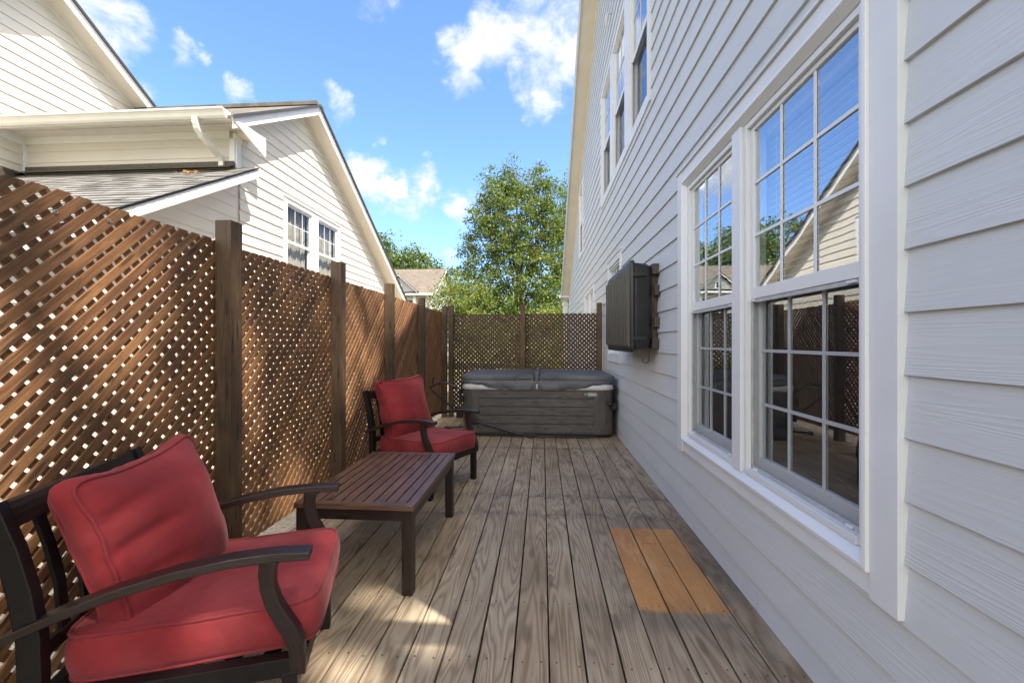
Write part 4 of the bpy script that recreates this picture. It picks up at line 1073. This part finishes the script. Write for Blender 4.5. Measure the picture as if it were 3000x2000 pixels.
GAPS += [((-.56, 1.80, 0), .13), ((-.50, 2.04, 0), .13), ((-.68, 1.62, 0), .14), ((-.42, 1.62, 0), .11), ((-.74, 1.40, 0), .12), ((-.85, 2.15, 0), .10), ((-.95, 2.5, .46), .08), ((-.80, 1.55, .42), .09), ((-.86, 1.85, .40), .09), ((-1.20, 1.62, .72), .08), ((-1.35, 1.18, .62), .07), ((-.95, 1.2, .47), .08), ((-1.9, 2.75, -.2), .13), ((-1.9, 3.1, -.2), .13)]
GAPS = [(g, r * (1.0 if g[0] == -1.72 else 1.55)) for g, r in GAPS]  # holes cut through the unseen crown along sun rays, shaping the lit patches
# tall trees behind the photographer, on the sunny side: they filter the sun that reaches the near half of the deck
make_tree('shade_tree', 'tall dense tree behind the camera that shades the near end of the deck', 'tree', (7.5, -4.6, -.2),
          [(0, 0, 14.0, 4.6, 1.7, 5.0), (-2.2, 0, 11.2, 2.6, 1.6, 3.0), (2.6, 0, 18.0, 2.8, 1.7, 3.5), (0, 0, 19, 2.5, 1.6, 2.6), (3, 0, 22, 2.2, 1.5, 2.2)], 36000, .12, M_lfB, .3, 6, M_bark, 71, limbs=20, clump=.62, shell=.0, gaps=GAPS)

# ================================================================== CUSHIONS
def cushion(a, b_, c, crown=.03, n=26, rc=.07, seed=0, wr=.006, pinch=.0, parent=None, name='cushion', welt=True, lumps=.0, folds=None):
    """boxed cushion centred at 0; half sizes a (x), b (y), c (z)"""
    V = []; F = []
    def perim(t):
        # superellipse-ish rounded rectangle param in angle
        ang = 2 * math.pi * t; cx, cy = math.cos(ang), math.sin(ang)
        k = 1.0 / max(abs(cx), abs(cy)); sx, sy = cx * k, cy * k
        r = 9.0; l = (abs(sx) ** r + abs(sy) ** r) ** (1 / r)
        return sx / l, sy / l
    def disp(p, nrm, amp):
        q = Vector((p.x * 3.1 + seed * 7.3, p.y * 3.1, p.z * 5))
        d = mnoise.noise(q) * amp * 1.6 + mnoise.noise(q * 2.7) * amp * .7
        # puckers running in from the seams
        ex = (abs(p.x) / a) ** 6; ey = (abs(p.y) / b_) ** 6
        d += (mnoise.noise(Vector((p.y * 34 + seed, p.z * 3, seed))) * ex + mnoise.noise(Vector((p.x * 34 + seed, p.z * 3, 5 + seed))) * ey) * amp * .22
        if folds: d += folds(p)
        return p + nrm * d
    np_ = n * 4; rings_ = []
    m_rad = 14
    # top surface rings from centre out, side band, bottom
    prof = []
    for i in range(1, m_rad + 1):
        t = i / m_rad; prof.append((t, c + crown * (1 - t ** 2.4) ** 1.0, 0))
    for i in range(1, 7):
        t = i / 7; prof.append((1.0 + .035 * math.sin(math.pi * t), c - 2 * c * t, 1))
    for i in range(m_rad, 0, -1):
        t = i / m_rad; prof.append((t, -c - crown * (1 - t ** 2.4), 2))
    V.append(disp(Vector((0, 0, c + crown)), Vector((0, 0, 1)), wr))
    for (t, z, kind) in prof:
        for j in range(np_):
            sx, sy = perim(j / np_)
            cr = 1 - pinch * (abs(sx * sy)) ** 3 * 0
            ear = 1 + pinch * (abs(sx) * abs(sy)) ** 4 * t ** 8
            zz = z * (1 - .35 * pinch * 6 * (abs(sx) * abs(sy)) ** 5 * t ** 4) if pinch else z
            p = Vector((sx * a * t * ear, sy * b_ * t * ear, zz))
            nn = Vector((0, 0, 1)) if kind == 0 else (Vector((0, 0, -1)) if kind == 2 else Vector((sx, sy, 0)).normalized())
            V.append(disp(p, nn, wr))
    V.append(disp(Vector((0, 0, -c - crown)), Vector((0, 0, -1)), wr))
    nr = len(prof)
    for j in range(np_): F.append((0, 1 + j, 1 + (j + 1) % np_))
    for i in range(nr - 1):
        for j in range(np_):
            j2 = (j + 1) % np_; F.append((1 + i * np_ + j, 1 + (i + 1) * np_ + j, 1 + (i + 1) * np_ + j2, 1 + i * np_ + j2))
    e = 1 + nr * np_
    for j in range(np_): F.append((e, 1 + (nr - 1) * np_ + (j + 1) % np_, 1 + (nr - 1) * np_ + j))
    mb = MB(); mb.mesh(V, F, None, 0, True)
    o = mb.build(name, M_red, parent)
    if welt:
        w_ = MB()
        for ri in (m_rad - 1, m_rad + 6):
            pts = [Vector(V[1 + ri * np_ + j]) for j in range(np_)]
            pts = [p + Vector((0, 0, .002 if ri < m_rad else -.002)) for p in pts]
            w_.tube(pts, .0052, 6, closed=True)
        w_.each('welt', M_welt, o)
    return o

# ================================================================== CHAIRS
def make_chair(label, loc, rz, seed, back_rot, back_loc, folds=None):
    T = thing('patio_chair', label, 'chair', loc, rz, 'red cushioned patio chairs')
    for sy in (-1, 1):
        y = sy * .318
        mb = MB(); mb.box(.305, .350, y - .022, y + .022, .0, .275, 0, (0, 0, 1)); mb.build('leg', M_cham, T, bevel=.004)
        mb = MB(); mb.ribbon([(-.37, 0), (-.345, .12), (-.325, .24), (-.318, .36), (-.322, .48), (-.34, .60), (-.368, .72), (-.41, .85)], [.040, .044, .05, .055, .056, .056, .052, .046], y - .018, y + .018)
        mb.build('leg', M_cham, T, bevel=.004)['label'] = 'rear leg running up into the back upright'
        mb = MB()   # arm
        mb.ribbon([(-.385, .485), (-.33, .508), (-.24, .542), (-.12, .580), (.02, .612), (.16, .630), (.28, .634), (.385, .628)], [.020, .024, .026, .027, .027, .027, .027, .026], y - .030, y + .030)
        mb.build('arm', M_armw, T, bevel=.006, seg=3)
        mb = MB()
        mb.ribbon([(.268, .620), (.262, .58), (.264, .54), (.278, .49), (.302, .44), (.328, .395), (.344, .35), (.350, .30), (.350, .262)], [.052, .046, .042, .042, .044, .046, .046, .045, .045], y - .021 - .0, y + .021)
        mb.build('arm_support', M_armw, T, bevel=.005, seg=2)
    mb = MB()
    for sy in (-1, 1): mb.box(-.30, .372, sy * .318 - .020 - sy * .0, sy * .318 + .020, .262, .318)
    mb.box(.327, .372, -.297, .297, .262, .318); mb.box(-.32, -.285, -.297, .297, .262, .318)
    for i in range(5): x = -.2 + i * .11; mb.box(x, x + .05, -.297, .297, .296, .308)
    mb.each('seat_frame', M_cham, T, bevel=.003)
    mb = MB()
    # back rails, slightly bowed
    def rail(z0, z1, x0, x1, bow):
        nn_ = 10; V = []
        for i in range(nn_ + 1):
            y = -.30 + .60 * i / nn_; bw = -bow * (1 - (y / .30) ** 2)
            for (xx, zz) in ((x0 - .012, z0), (x0 + .012, z0), (x1 + .012, z1), (x1 - .012, z1)): V.append((xx + bw, y, zz))
        F = []
        for i in range(nn_):
            for j in range(4): F.append((i * 4 + j, i * 4 + (j + 1) % 4, i * 4 + 4 + (j + 1) % 4, i * 4 + 4 + j))
        F += [(3, 2, 1, 0), tuple(nn_ * 4 + j for j in range(4))]
        mb.mesh(V, F, [(v[1], v[2]) for v in V])
    rail(.775, .845, -.385, -.408, .0); rail(.40, .44, -.322, -.322, .0)
    mb.each('back_rail', M_armw, T, bevel=.003)
    for y in (-.2, -.1, 0, .1, .2):
        mb = MB(); mb.ribbon([(-.322, .435), (-.335, .58), (-.36, .69), (-.386, .778)], .012, y - .018, y + .018); mb.build('back_slat', M_cham, T, bevel=.002)
    s = cushion(.342, .290, .062, .024, seed=seed, wr=.004, parent=T, name='seat_cushion'); s.location = (.052, 0, .385); s.rotation_euler = (0, R(-1.5), 0)
    b_ = cushion(.262, .264, .043, .098, n=36, seed=seed + 3, wr=.014, pinch=.24, parent=T, name='back_cushion', folds=folds)
    b_.location = back_loc; b_.rotation_euler = back_rot
    return T
def folds1(p):
    # hollows that sweep in from the near seam
    f = 0
    for (cx, amp, sl) in ((.12, .020, .35), (.02, .016, .2), (-.09, .014, -.1), (-.17, .010, -.25)):
        dd = p.x - cx + sl * (p.y - .3) * .5 - .02 * math.sin(p.y * 9)
        f -= 1.3 * amp * math.exp(-(dd / .022) ** 2) * math.exp(-((p.y - .22) / .16) ** 2) * (1 if p.z > 0 else 0)
    return f * min(1, max(0, (.276 - abs(p.y)) / .06)) * min(1, max(0, (.262 - abs(p.x)) / .05))
# cushion local x axis = up the back, local z = towards the sitter
def backrot(lean, roll, yaw=0):
    m_ = Matrix.Rotation(R(lean), 4, 'Y') @ Matrix.Rotation(R(roll), 4, 'X')
    base = Matrix(((0, 0, 1, 0), (0, 1, 0, 0), (-1, 0, 0, 0), (0, 0, 0, 1)))     # x->-z
    base = Matrix.Rotation(R(-90), 4, 'Y')                                       # local x -> up (z), local z -> -x
    flip = Matrix.Rotation(R(180), 4, 'X')
    return (Matrix.Rotation(R(yaw), 4, 'Z') @ Matrix.Rotation(R(roll), 4, 'X') @ Matrix.Rotation(R(-lean), 4, 'Y') @ base @ flip).to_euler()
make_chair('nearest red cushioned patio chair, its slumped back cushion tilted, at the lower left', (-1.193, 1.505, 0), R(18.4), 1, backrot(18, 3, -7), (-.185, .030, .605), folds1)
make_chair('farther red cushioned patio chair standing between the coffee table and the hot tub', (-1.08, 3.92, 0), R(-24.9), 9, backrot(17, 1), (-.225, .0, .665))

# ================================================================== COFFEE TABLE
T = thing('coffee_table', 'low dark slatted coffee table standing between the two red chairs', 'table', (-.965, 2.69, 0))
W2, L2, H = .315, .530, .46
mb = MB(); e = .046
mb.box(-W2, -W2 + e, -L2, L2, H - .026, H, 0, (0, 1, 0)); mb.box(W2 - e, W2, -L2, L2, H - .026, H, 0, (0, 1, 0))
mb.box(-W2 + e, W2 - e, -L2, -L2 + e, H - .026, H - .0005, 0, (1, 0, 0)); mb.box(-W2 + e, W2 - e, L2 - e, L2, H - .026, H - .0005, 0, (1, 0, 0))
mb.each('top_frame', M_top, T, bevel=.002)
ns = 9; wd = (2 * W2 - 2 * e - .008) / ns
for i in range(ns):
    x = -W2 + e + .004 + i * wd
    mb = MB(); mb.box(x + .0045, x + wd - .0045, -L2 + e - .001, L2 - e + .001, H - .020, H - .003, 0, (0, 1, 0)); mb.build('slat', M_top, T, bevel=.0015)
mb = MB(); mb.box(-W2 + .02, W2 - .02, -L2 + .018, -L2 + .036, H - .085, H - .0265); mb.box(-W2 + .02, W2 - .02, L2 - .036, L2 - .018, H - .085, H - .0265)
mb.box(-W2 + .012, -W2 + .030, -L2 + .05, L2 - .05, H - .085, H - .0265); mb.box(W2 - .030, W2 - .012, -L2 + .05, L2 - .05, H - .085, H - .0265)
for yy in (-.25, 0, .25): mb.box(-W2 + .03, W2 - .03, yy, yy + .03, H - .05, H - .0205)
mb.each('apron', M_armw, T, bevel=.002)
for sx in (-1, 1):
    for sy in (-1, 1):
        cx, cy = sx * (W2 - .036), sy * (L2 - .036); mb = MB(); mb.box(cx - .028, cx + .028, cy - .028, cy + .028, .0, H - .0268, 0, (0, 0, 1)); mb.build('leg', M_armw, T, bevel=.004)

# ================================================================== HOT TUB
T = thing('hot_tub', 'grey brown hot tub under a closed charcoal cover at the far deck end', 'hot tub', (-.075, 6.55, 0))
TX, TY = 1.035, .66          # half sizes
def rrect(hx, hy, r, n=8):
    P = []
    for (cx, cy, a0) in ((hx - r, hy - r, 0), (-hx + r, hy - r, 90), (-hx + r, -hy + r, 180), (hx - r, -hy + r, 270)):
        for i in range(n + 1):
            a = R(a0 + 90 * i / n); P.append((cx + r * math.cos(a), cy + r * math.sin(a)))
    return P
def loft(mb, rings_, mi=0, cap0=True, cap1=True, sm=True, uvz=True):
    n_ = len(rings_[0]); V = [p for r_ in rings_ for p in r_]; F = []
    acc = [0]
    for k in range(1, n_): acc.append(acc[-1] + (Vector(rings_[0][k]) - Vector(rings_[0][k - 1])).length)
    for i in range(len(rings_) - 1):
        for j in range(n_): F.append((i * n_ + j, i * n_ + (j + 1) % n_, (i + 1) * n_ + (j + 1) % n_, (i + 1) * n_ + j))
    if cap0: F.append(tuple(range(n_))[::-1])
    if cap1: F.append(tuple((len(rings_) - 1) * n_ + j for j in range(n_)))
    UV = [(p[2], acc[j]) for r_ in rings_ for j, p in enumerate(r_)]
    mb.mesh(V, F, UV, mi, sm)
mb = MB(); loft(mb, [[(p[0], p[1], z) for p in rrect(TX - .03, TY - .03, .13)] for z in (0.002, .055)], sm=False); mb.build('base', M_black, T)
mb = MB(); rr = [[(p[0], p[1], z) for p in rrect(TX, TY, .15)] for z in (.05, .635)]; loft(mb, rr, sm=False)
cab = mb.build('cabinet', M_tubp, T)
mb = MB()
zz = [.06, .182, .297, .412, .527, .628]; px0, px1 = -TX + .245, TX - .275
for a, b2 in zip(zz[:-1], zz[1:]): mb.box(px0, px1, -TY - .012, -TY + .005, a + .006, b2 - .006, 0, (1, 0, 0))
for x0_, x1_ in ((px0 - .075, px0 - .004), (px1 + .004, px1 + .075)): mb.box(x0_, x1_, -TY - .010, -TY + .005, .06, .628, 0, (0, 0, 1))
mb.build('front_panel', M_tubp, cab, bevel=.002)
mb = MB(); mb.box(px0, px1, -TY - .003, -TY - .0005, .062, .626); mb.build('panel_gap', M_black, cab)
mb = MB()
for (x, z) in ((px0 - .045, .57), (px1 + .045, .57), (px1 + .045, .33), (px1 + .045, .10), (px0 - .045, .10)): washer(mb, (x, -TY - .010, z), (0, -1, 0), .007)
mb.each('screw', [M_black, M_steel], cab)
mb = MB()
sh_r = [(.0, .637), (.012, .650), (.018, .675), (.016, .705), (.004, .728), (-.02, .742)]
loft(mb, [[(p[0], p[1], z) for p in rrect(TX + d, TY + d, .16)] for d, z in sh_r]); mb.build('shell', M_tubs, T)
# cover: two foam halves with a hinge fold across the middle (runs front to back)
CX = TX + .005; CY = TY + .01
def covring(hx, hy, r, x_lo, x_hi, ztop, n=8): pass
for sg in (-1, 1):
    mb = MB(); P = rrect(CX, CY, .13, 8)
    half = [p for p in P if p[0] * sg >= -.0001]
    half.sort(key=lambda p: math.atan2(p[1], p[0] * sg))
    poly = [(p[0], p[1]) for p in half]
    poly = [(.006 * sg, -CY)] + poly + [(.006 * sg, CY)]
    rings_ = []
    for (ins, t) in ((.0, 0.0), (-.004, .08), (-.005, .5), (-.003, .9), (.004, .98), (.014, 1.0)):
        ring = []
        for (x, y) in poly:
            k = max(0, 1 - abs(x) / CX); top = .832 + .014 * k
            xx = x * (1 - ins / CX) if abs(x) > .01 else x; yy = y * (1 - ins / CY)
            zz_ = .752 + (top - .752) * t
            ring.append((xx, yy, zz_ + .003 * mnoise.noise(Vector((x * 3, y * 3, t * 2 + sg)))))
        rings_.append(ring)
    loft(mb, rings_); mb.build('cover', M_cover, T)
mb = MB()   # fold strap over the hinge, the two handles at the front
mb.prism([(-.028, -CY - .001, .858), (.028, -CY - .001, .858), (.028, CY, .858), (-.028, CY, .858)], (0, 0, .005))
mb.box(-.020, .020, -CY - .022, -CY - .010, .74, .865)
mb.build('hinge_strap', M_cover, T, bevel=.002)
for sg in (-1, 1):
    mb = MB(); cx = sg * .165
    mb.box(cx - .115, cx + .115, -CY - .0125, -CY - .009, .758, .835)
    mb.tube([(cx - .09, -CY - .012, .80), (cx - .07, -CY - .028, .797), (cx + .07, -CY - .028, .797), (cx + .09, -CY - .012, .80)], .008, 6); mb.build('handle', M_cover, T)
# draped skirt
for sg in (-1, 1):
    mb = MB(); P = [p for p in rrect(CX + .012, CY + .012, .14, 8) if p[0] * sg > -.001]
    P.sort(key=lambda p: math.atan2(p[1], p[0] * sg))
    front = [(0.0 + .01 * sg + sg * i * (CX - .16) / 40, -CY - .012) for i in range(41)]
    P2 = [p for p in P if abs(p[0]) > CX - .14]
    path = front + P2; V = []; m_ = 9
    for i, (x, y) in enumerate(path):
        u = abs(x) / CX; k_ = min(1, max(0, (u - .42) / .5)); low = .645 + .080 * k_ * k_ * (3 - 2 * k_) - (.004 * math.sin(i * .9))
        if i >= 41: low = .722
        for j in range(m_ + 1):
            t = j / m_; z = .765 + (low - .765) * t
            fan = math.sin((abs(x) * 26 + 2.0 / (abs(x) + .10)) + t * 2) * .010 * t * (1.4 - u)
            bulge = .010 * math.sin(math.pi * t) + fan + .006 * mnoise.noise(Vector((x * 7, t * 2, sg)))
            yo = -1 if i < 41 else (y / max(.01, math.hypot(x * .3, y)))
            xo = 0 if i < 41 else sg
            V.append((x + xo * bulge * .6, y + (yo * bulge if i < 41 else 0), z))
    n_ = len(path); F = [(i * (m_ + 1) + j, (i + 1) * (m_ + 1) + j, (i + 1) * (m_ + 1) + j + 1, i * (m_ + 1) + j + 1) for i in range(n_ - 1) for j in range(m_)]
    mb.mesh(V, F, None, 0, True); mb.build('skirt', M_cover, T, fix=False)
for (x, zl) in ((-TX - .004, .52), (TX + .004, .44)):     # tie-down straps with buckles
    mb = MB(); sg = 1 if x > 0 else -1
    mb.tube([(x - sg * .05, -TY - .02, .745), (x - sg * .01, -TY + .02, .70), (x + sg * .012, -TY + .06, .64), (x + sg * .014, -TY + .07, zl)], .010, 6)
    mb.box(x - sg * .03, x + sg * .02, -TY + .0, -TY + .09, zl - .05, zl + .03); mb.build('tie_strap', M_black, T, bevel=.003)
mb = MB(); mb.tube([(TX - .06, -TY - .0, .46), (TX - .05, -TY - .028, .46)], .035, 12); mb.build('lock_clip', M_black, T)
# round badge and name plate
mb = MB(); mb.tube([(.652, -TY - .012, .585), (.652, -TY - .018, .585)], .026, 20); bd = mb.build('badge', M_black, T)
mb = MB(); mb.tube([(.652, -TY - .018, .585), (.652, -TY - .0195, .585)], .021, 20); mb.build('badge_disc', plain('badge_blue', (.16, .34, .40), .3), bd)
mb = MB(); cx, cz = .652, .585
mb.face([(cx + .020 * math.cos(a), -TY - .0205, cz + .020 * math.sin(a)) for a in [R(20 + i * 18) for i in range(10)]]); mb.build('badge_leaf', plain('badge_green', (.12, .42, .10), .3), bd, fix=False)
mb = MB(); mb.box(.676, .800, -TY - .016, -TY - .012, .560, .612); plq = mb.build('name_plate', plain('plate_grey', (.30, .29, .27), .35, .3), T, bevel=.001)
fc = bpy.data.curves.new('lettering', 'FONT'); fc.body = 'HotSpring'; fc.size = .0265; fc.extrude = .0006; fc.align_x = 'CENTER'; fc.align_y = 'CENTER'
fo = bpy.data.objects.new('lettering', fc); COL.objects.link(fo); fo.parent = T; fo.location = (.738, -TY - .0168, .588); fo.rotation_euler = (R(90), 0, 0)
dg = bpy.context.evaluated_depsgraph_get(); me = bpy.data.meshes.new_from_object(fo.evaluated_get(dg)); bpy.data.objects.remove(fo)
fo = bpy.data.objects.new('lettering', me); COL.objects.link(fo); fo.parent = plq; fo.location = (.738, -TY - .0168, .588); fo.rotation_euler = (R(90), 0, 0); me.materials.clear(); me.materials.append(plain('plate_letter', (.75, .74, .70), .4))
# cover lifter
mb = MB()
mb.tube([(-TX + .20, -TY - .035, .215), (-TX + .78, -TY - .050, .05), (-TX + .95, -TY - .052, .03)], .016, 6)
mb.tube([(-TX + .98, -TY - .05, .045), (-TX + 1.05, -TY - .045, .028), (TX - .35, -TY - .04, .022), (TX - .12, -TY + .01, .045)], .013, 8)
mb.tube([(-TX + .20, -TY - .012, .215), (-TX + .20, -TY - .045, .215)], .048, 14); mb.tube([(-TX + .165, -TY - .011, .235), (-TX + .165, -TY - .016, .235)], .072, 14)
mb.box(-TX + .90, -TX + .99, -TY - .07, -TY - .03, .01, .07)
mb.build('cover_lifter', M_black, T, bevel=.002)
mb = MB()
bkx = -TX - .05
mb.tube([(-TX + .01, -TY + .13, .60), (bkx - .17, -TY + .10, .72), (bkx - .30, -TY + .10, .71), (bkx - .40, -TY + .08, .655), (bkx - .36, -TY + .08, .60), (bkx - .10, -TY + .16, .36), (bkx + .02, -TY + .2, .27)], .014, 8)
mb.tube([(bkx - .36, -TY + .10, .80), (bkx - .37, -TY + .10, .70)], .012, 8)
mb.box(bkx - .05, bkx + .04, -TY + .16, -TY + .26, .22, .36)
mb.tube([(bkx - .18, -TY + .12, .085), (-TX, -TY + .12, .11)], .012, 8); mb.tube([(bkx - .18, -TY + .08, .085), (bkx - .18, -TY + .15, .085)], .026, 10)
mb.build('lifter_arm', M_black, T, bevel=.002)

# ================================================================== TV ENCLOSURE ON THE WALL
T = thing('outdoor_cabinet', 'black ribbed plastic television enclosure hung on the grey wall', 'cabinet', (WX - .03, 4.56, 1.2))
bx0, bx1 = -.200, -.042; y0, y1, z0, z1 = -.67, .67, .0, .81
def rr2(y0, y1, z0, z1, r, x, n=6):
    P = []
    for (cy, cz, a0) in ((y1 - r, z1 - r, 0), (y0 + r, z1 - r, 90), (y0 + r, z0 + r, 180), (y1 - r, z0 + r, 270)):
        for i in range(n + 1):
            a = R(a0 + 90 * i / n); P.append((x, cy + r * math.cos(a), cz + r * math.sin(a)))
    return P
mb = MB()
loft(mb, [rr2(y0 + i_, y1 - i_, z0 + i_, z1 - i_, .07, x) for (x, i_) in ((bx1, .055), (bx1 - .012, .035), (bx1 - .045, .022), (bx0 + .02, .012), (bx0 + .0, .010))])
mb.build('body', M_box, T)
mb = MB()
loft(mb, [rr2(y0 + i_, y1 - i_, z0 + i_, z1 - i_, .05, x) for (x, i_) in ((bx0, .0), (bx0 - .005, -.006), (bx0 - .030, -.004), (bx0 - .038, .006))])
lid = mb.build('lid', M_box, T)
mb = MB(); nr_ = 12
for i in range(nr_):
    y = y0 + .065 + (y1 - y0 - .13) * i / (nr_ - 1)
    mb.prism([(bx0 - .036, y - .034, z0 + .035), (bx0 - .062, y - .026, z0 + .060), (bx0 - .062, y + .026, z0 + .060), (bx0 - .036, y + .034, z0 + .035)], (0, 0, .0001)) if False else None
    V = []
    for (z, k) in ((z0 + .035, 0), (z0 + .065, 1), (z1 - .065, 1), (z1 - .035, 0)):
        V += [(bx0 - .034, y - .036, z), (bx0 - .034 - .030 * k, y - .026, z), (bx0 - .034 - .030 * k, y + .026, z), (bx0 - .034, y + .036, z)]
    mb.mesh(V, [(q * 4 + j2, q * 4 + j2 + 1, q * 4 + j2 + 5, q * 4 + j2 + 4) for q in range(3) for j2 in range(3)] + [(0, 1, 2, 3), (12, 13, 14, 15)], None, 0, False)
mb.each('rib', M_rib, lid, bevel=.004)
for zc_ in (.12, .68):
    mb = MB(); mb.box(bx0 - .02, bx0 + .06, y0 - .016, y0 + .012, zc_ - .016, zc_ + .016); mb.box(bx0 + .04, bx0 + .10, y0 - .006, y0 + .02, zc_ - .012, zc_ + .012); mb.each('latch', M_black, T, bevel=.003)
mb = MB()
for (ya, yb_, za, zb_) in ((-.66, .6, .69, .78), (-.66, .6, .03, .12), (-.60, -.52, .12, .69), (.45, .53, .12, .69)):
    mb.box(-.041, .014, ya + .012, yb_, za, zb_)
for zc_ in (.22, .5): mb.box(-.026, .014, -.665, -.605, zc_, zc_ + .09)
mb.each('mounting_board', M_raw, T, bevel=.003)
mb = MB(); mb.tube([(-.06, -.60, .02), (-.06, -.60, -.085), (-.085, -.60, -.10), (-.115, -.60, -.095), (-.118, -.60, -.05)], .004, 6); mb.build('hook', M_black, T)

# ================================================================== SMALL THINGS
mb = MB(); rd = random.Random(8)
V = []
for i in range(10):
    a = i / 10 * 6.28; r = .035 * (1 + .45 * (i % 2)); V.append((r * math.cos(a), r * .8 * math.sin(a), .012 * math.sin(a * 2) + .012))
V.append((0, 0, .004)); mb.mesh(V, [(i, (i + 1) % 10, 10) for i in range(10)])
tag(mb.build('fallen_leaf', leafmat('orange_leaf', [(.35, .10, .03), (.42, .15, .04)], .2), fix=False, loc=(-1.24, 5.95, .006)), 'single curled orange brown leaf on the deck left of the hot tub', 'leaf')
mb = MB(); V = []; F = []
for i in range(7):
    for j in range(12):
        t = math.pi * i / 6; a = 2 * math.pi * j / 12; V.append((.075 * math.sin(t) * math.cos(a), .065 * math.sin(t) * math.sin(a), .06 * math.cos(t)))
for i in range(6):
    for j in range(12): F.append((i * 12 + j, i * 12 + (j + 1) % 12, (i + 1) * 12 + (j + 1) % 12, (i + 1) * 12 + j))
mb.mesh(V, F, None, 0, True)
tag(mb.build('garden_stone', plain('white_stone', (.72, .70, .66), .7), loc=(-1.86, 3.02, -.15)), 'rounded white stone on the ground just outside the lattice', 'stone')
mb = MB(); rd = random.Random(12)
for i in range(160):
    a = rd.random() * 6.28; r = rd.random() * .10; l = rd.uniform(.04, .13); x, y = r * math.cos(a), r * math.sin(a); dx, dy = rd.uniform(-.05, .05), rd.uniform(-.05, .05)
    mb.face([(x - .006, y, 0), (x + .006, y, 0), (x + dx + .008, y + dy, l * .7), (x + dx * 1.3, y + dy * 1.3, l)])
tag(mb.build('weed_clump', M_lfC, fix=False, loc=(-1.90, 2.72, -.21)), 'small green weed growing in the pale ground beside the deck edge', 'plant')
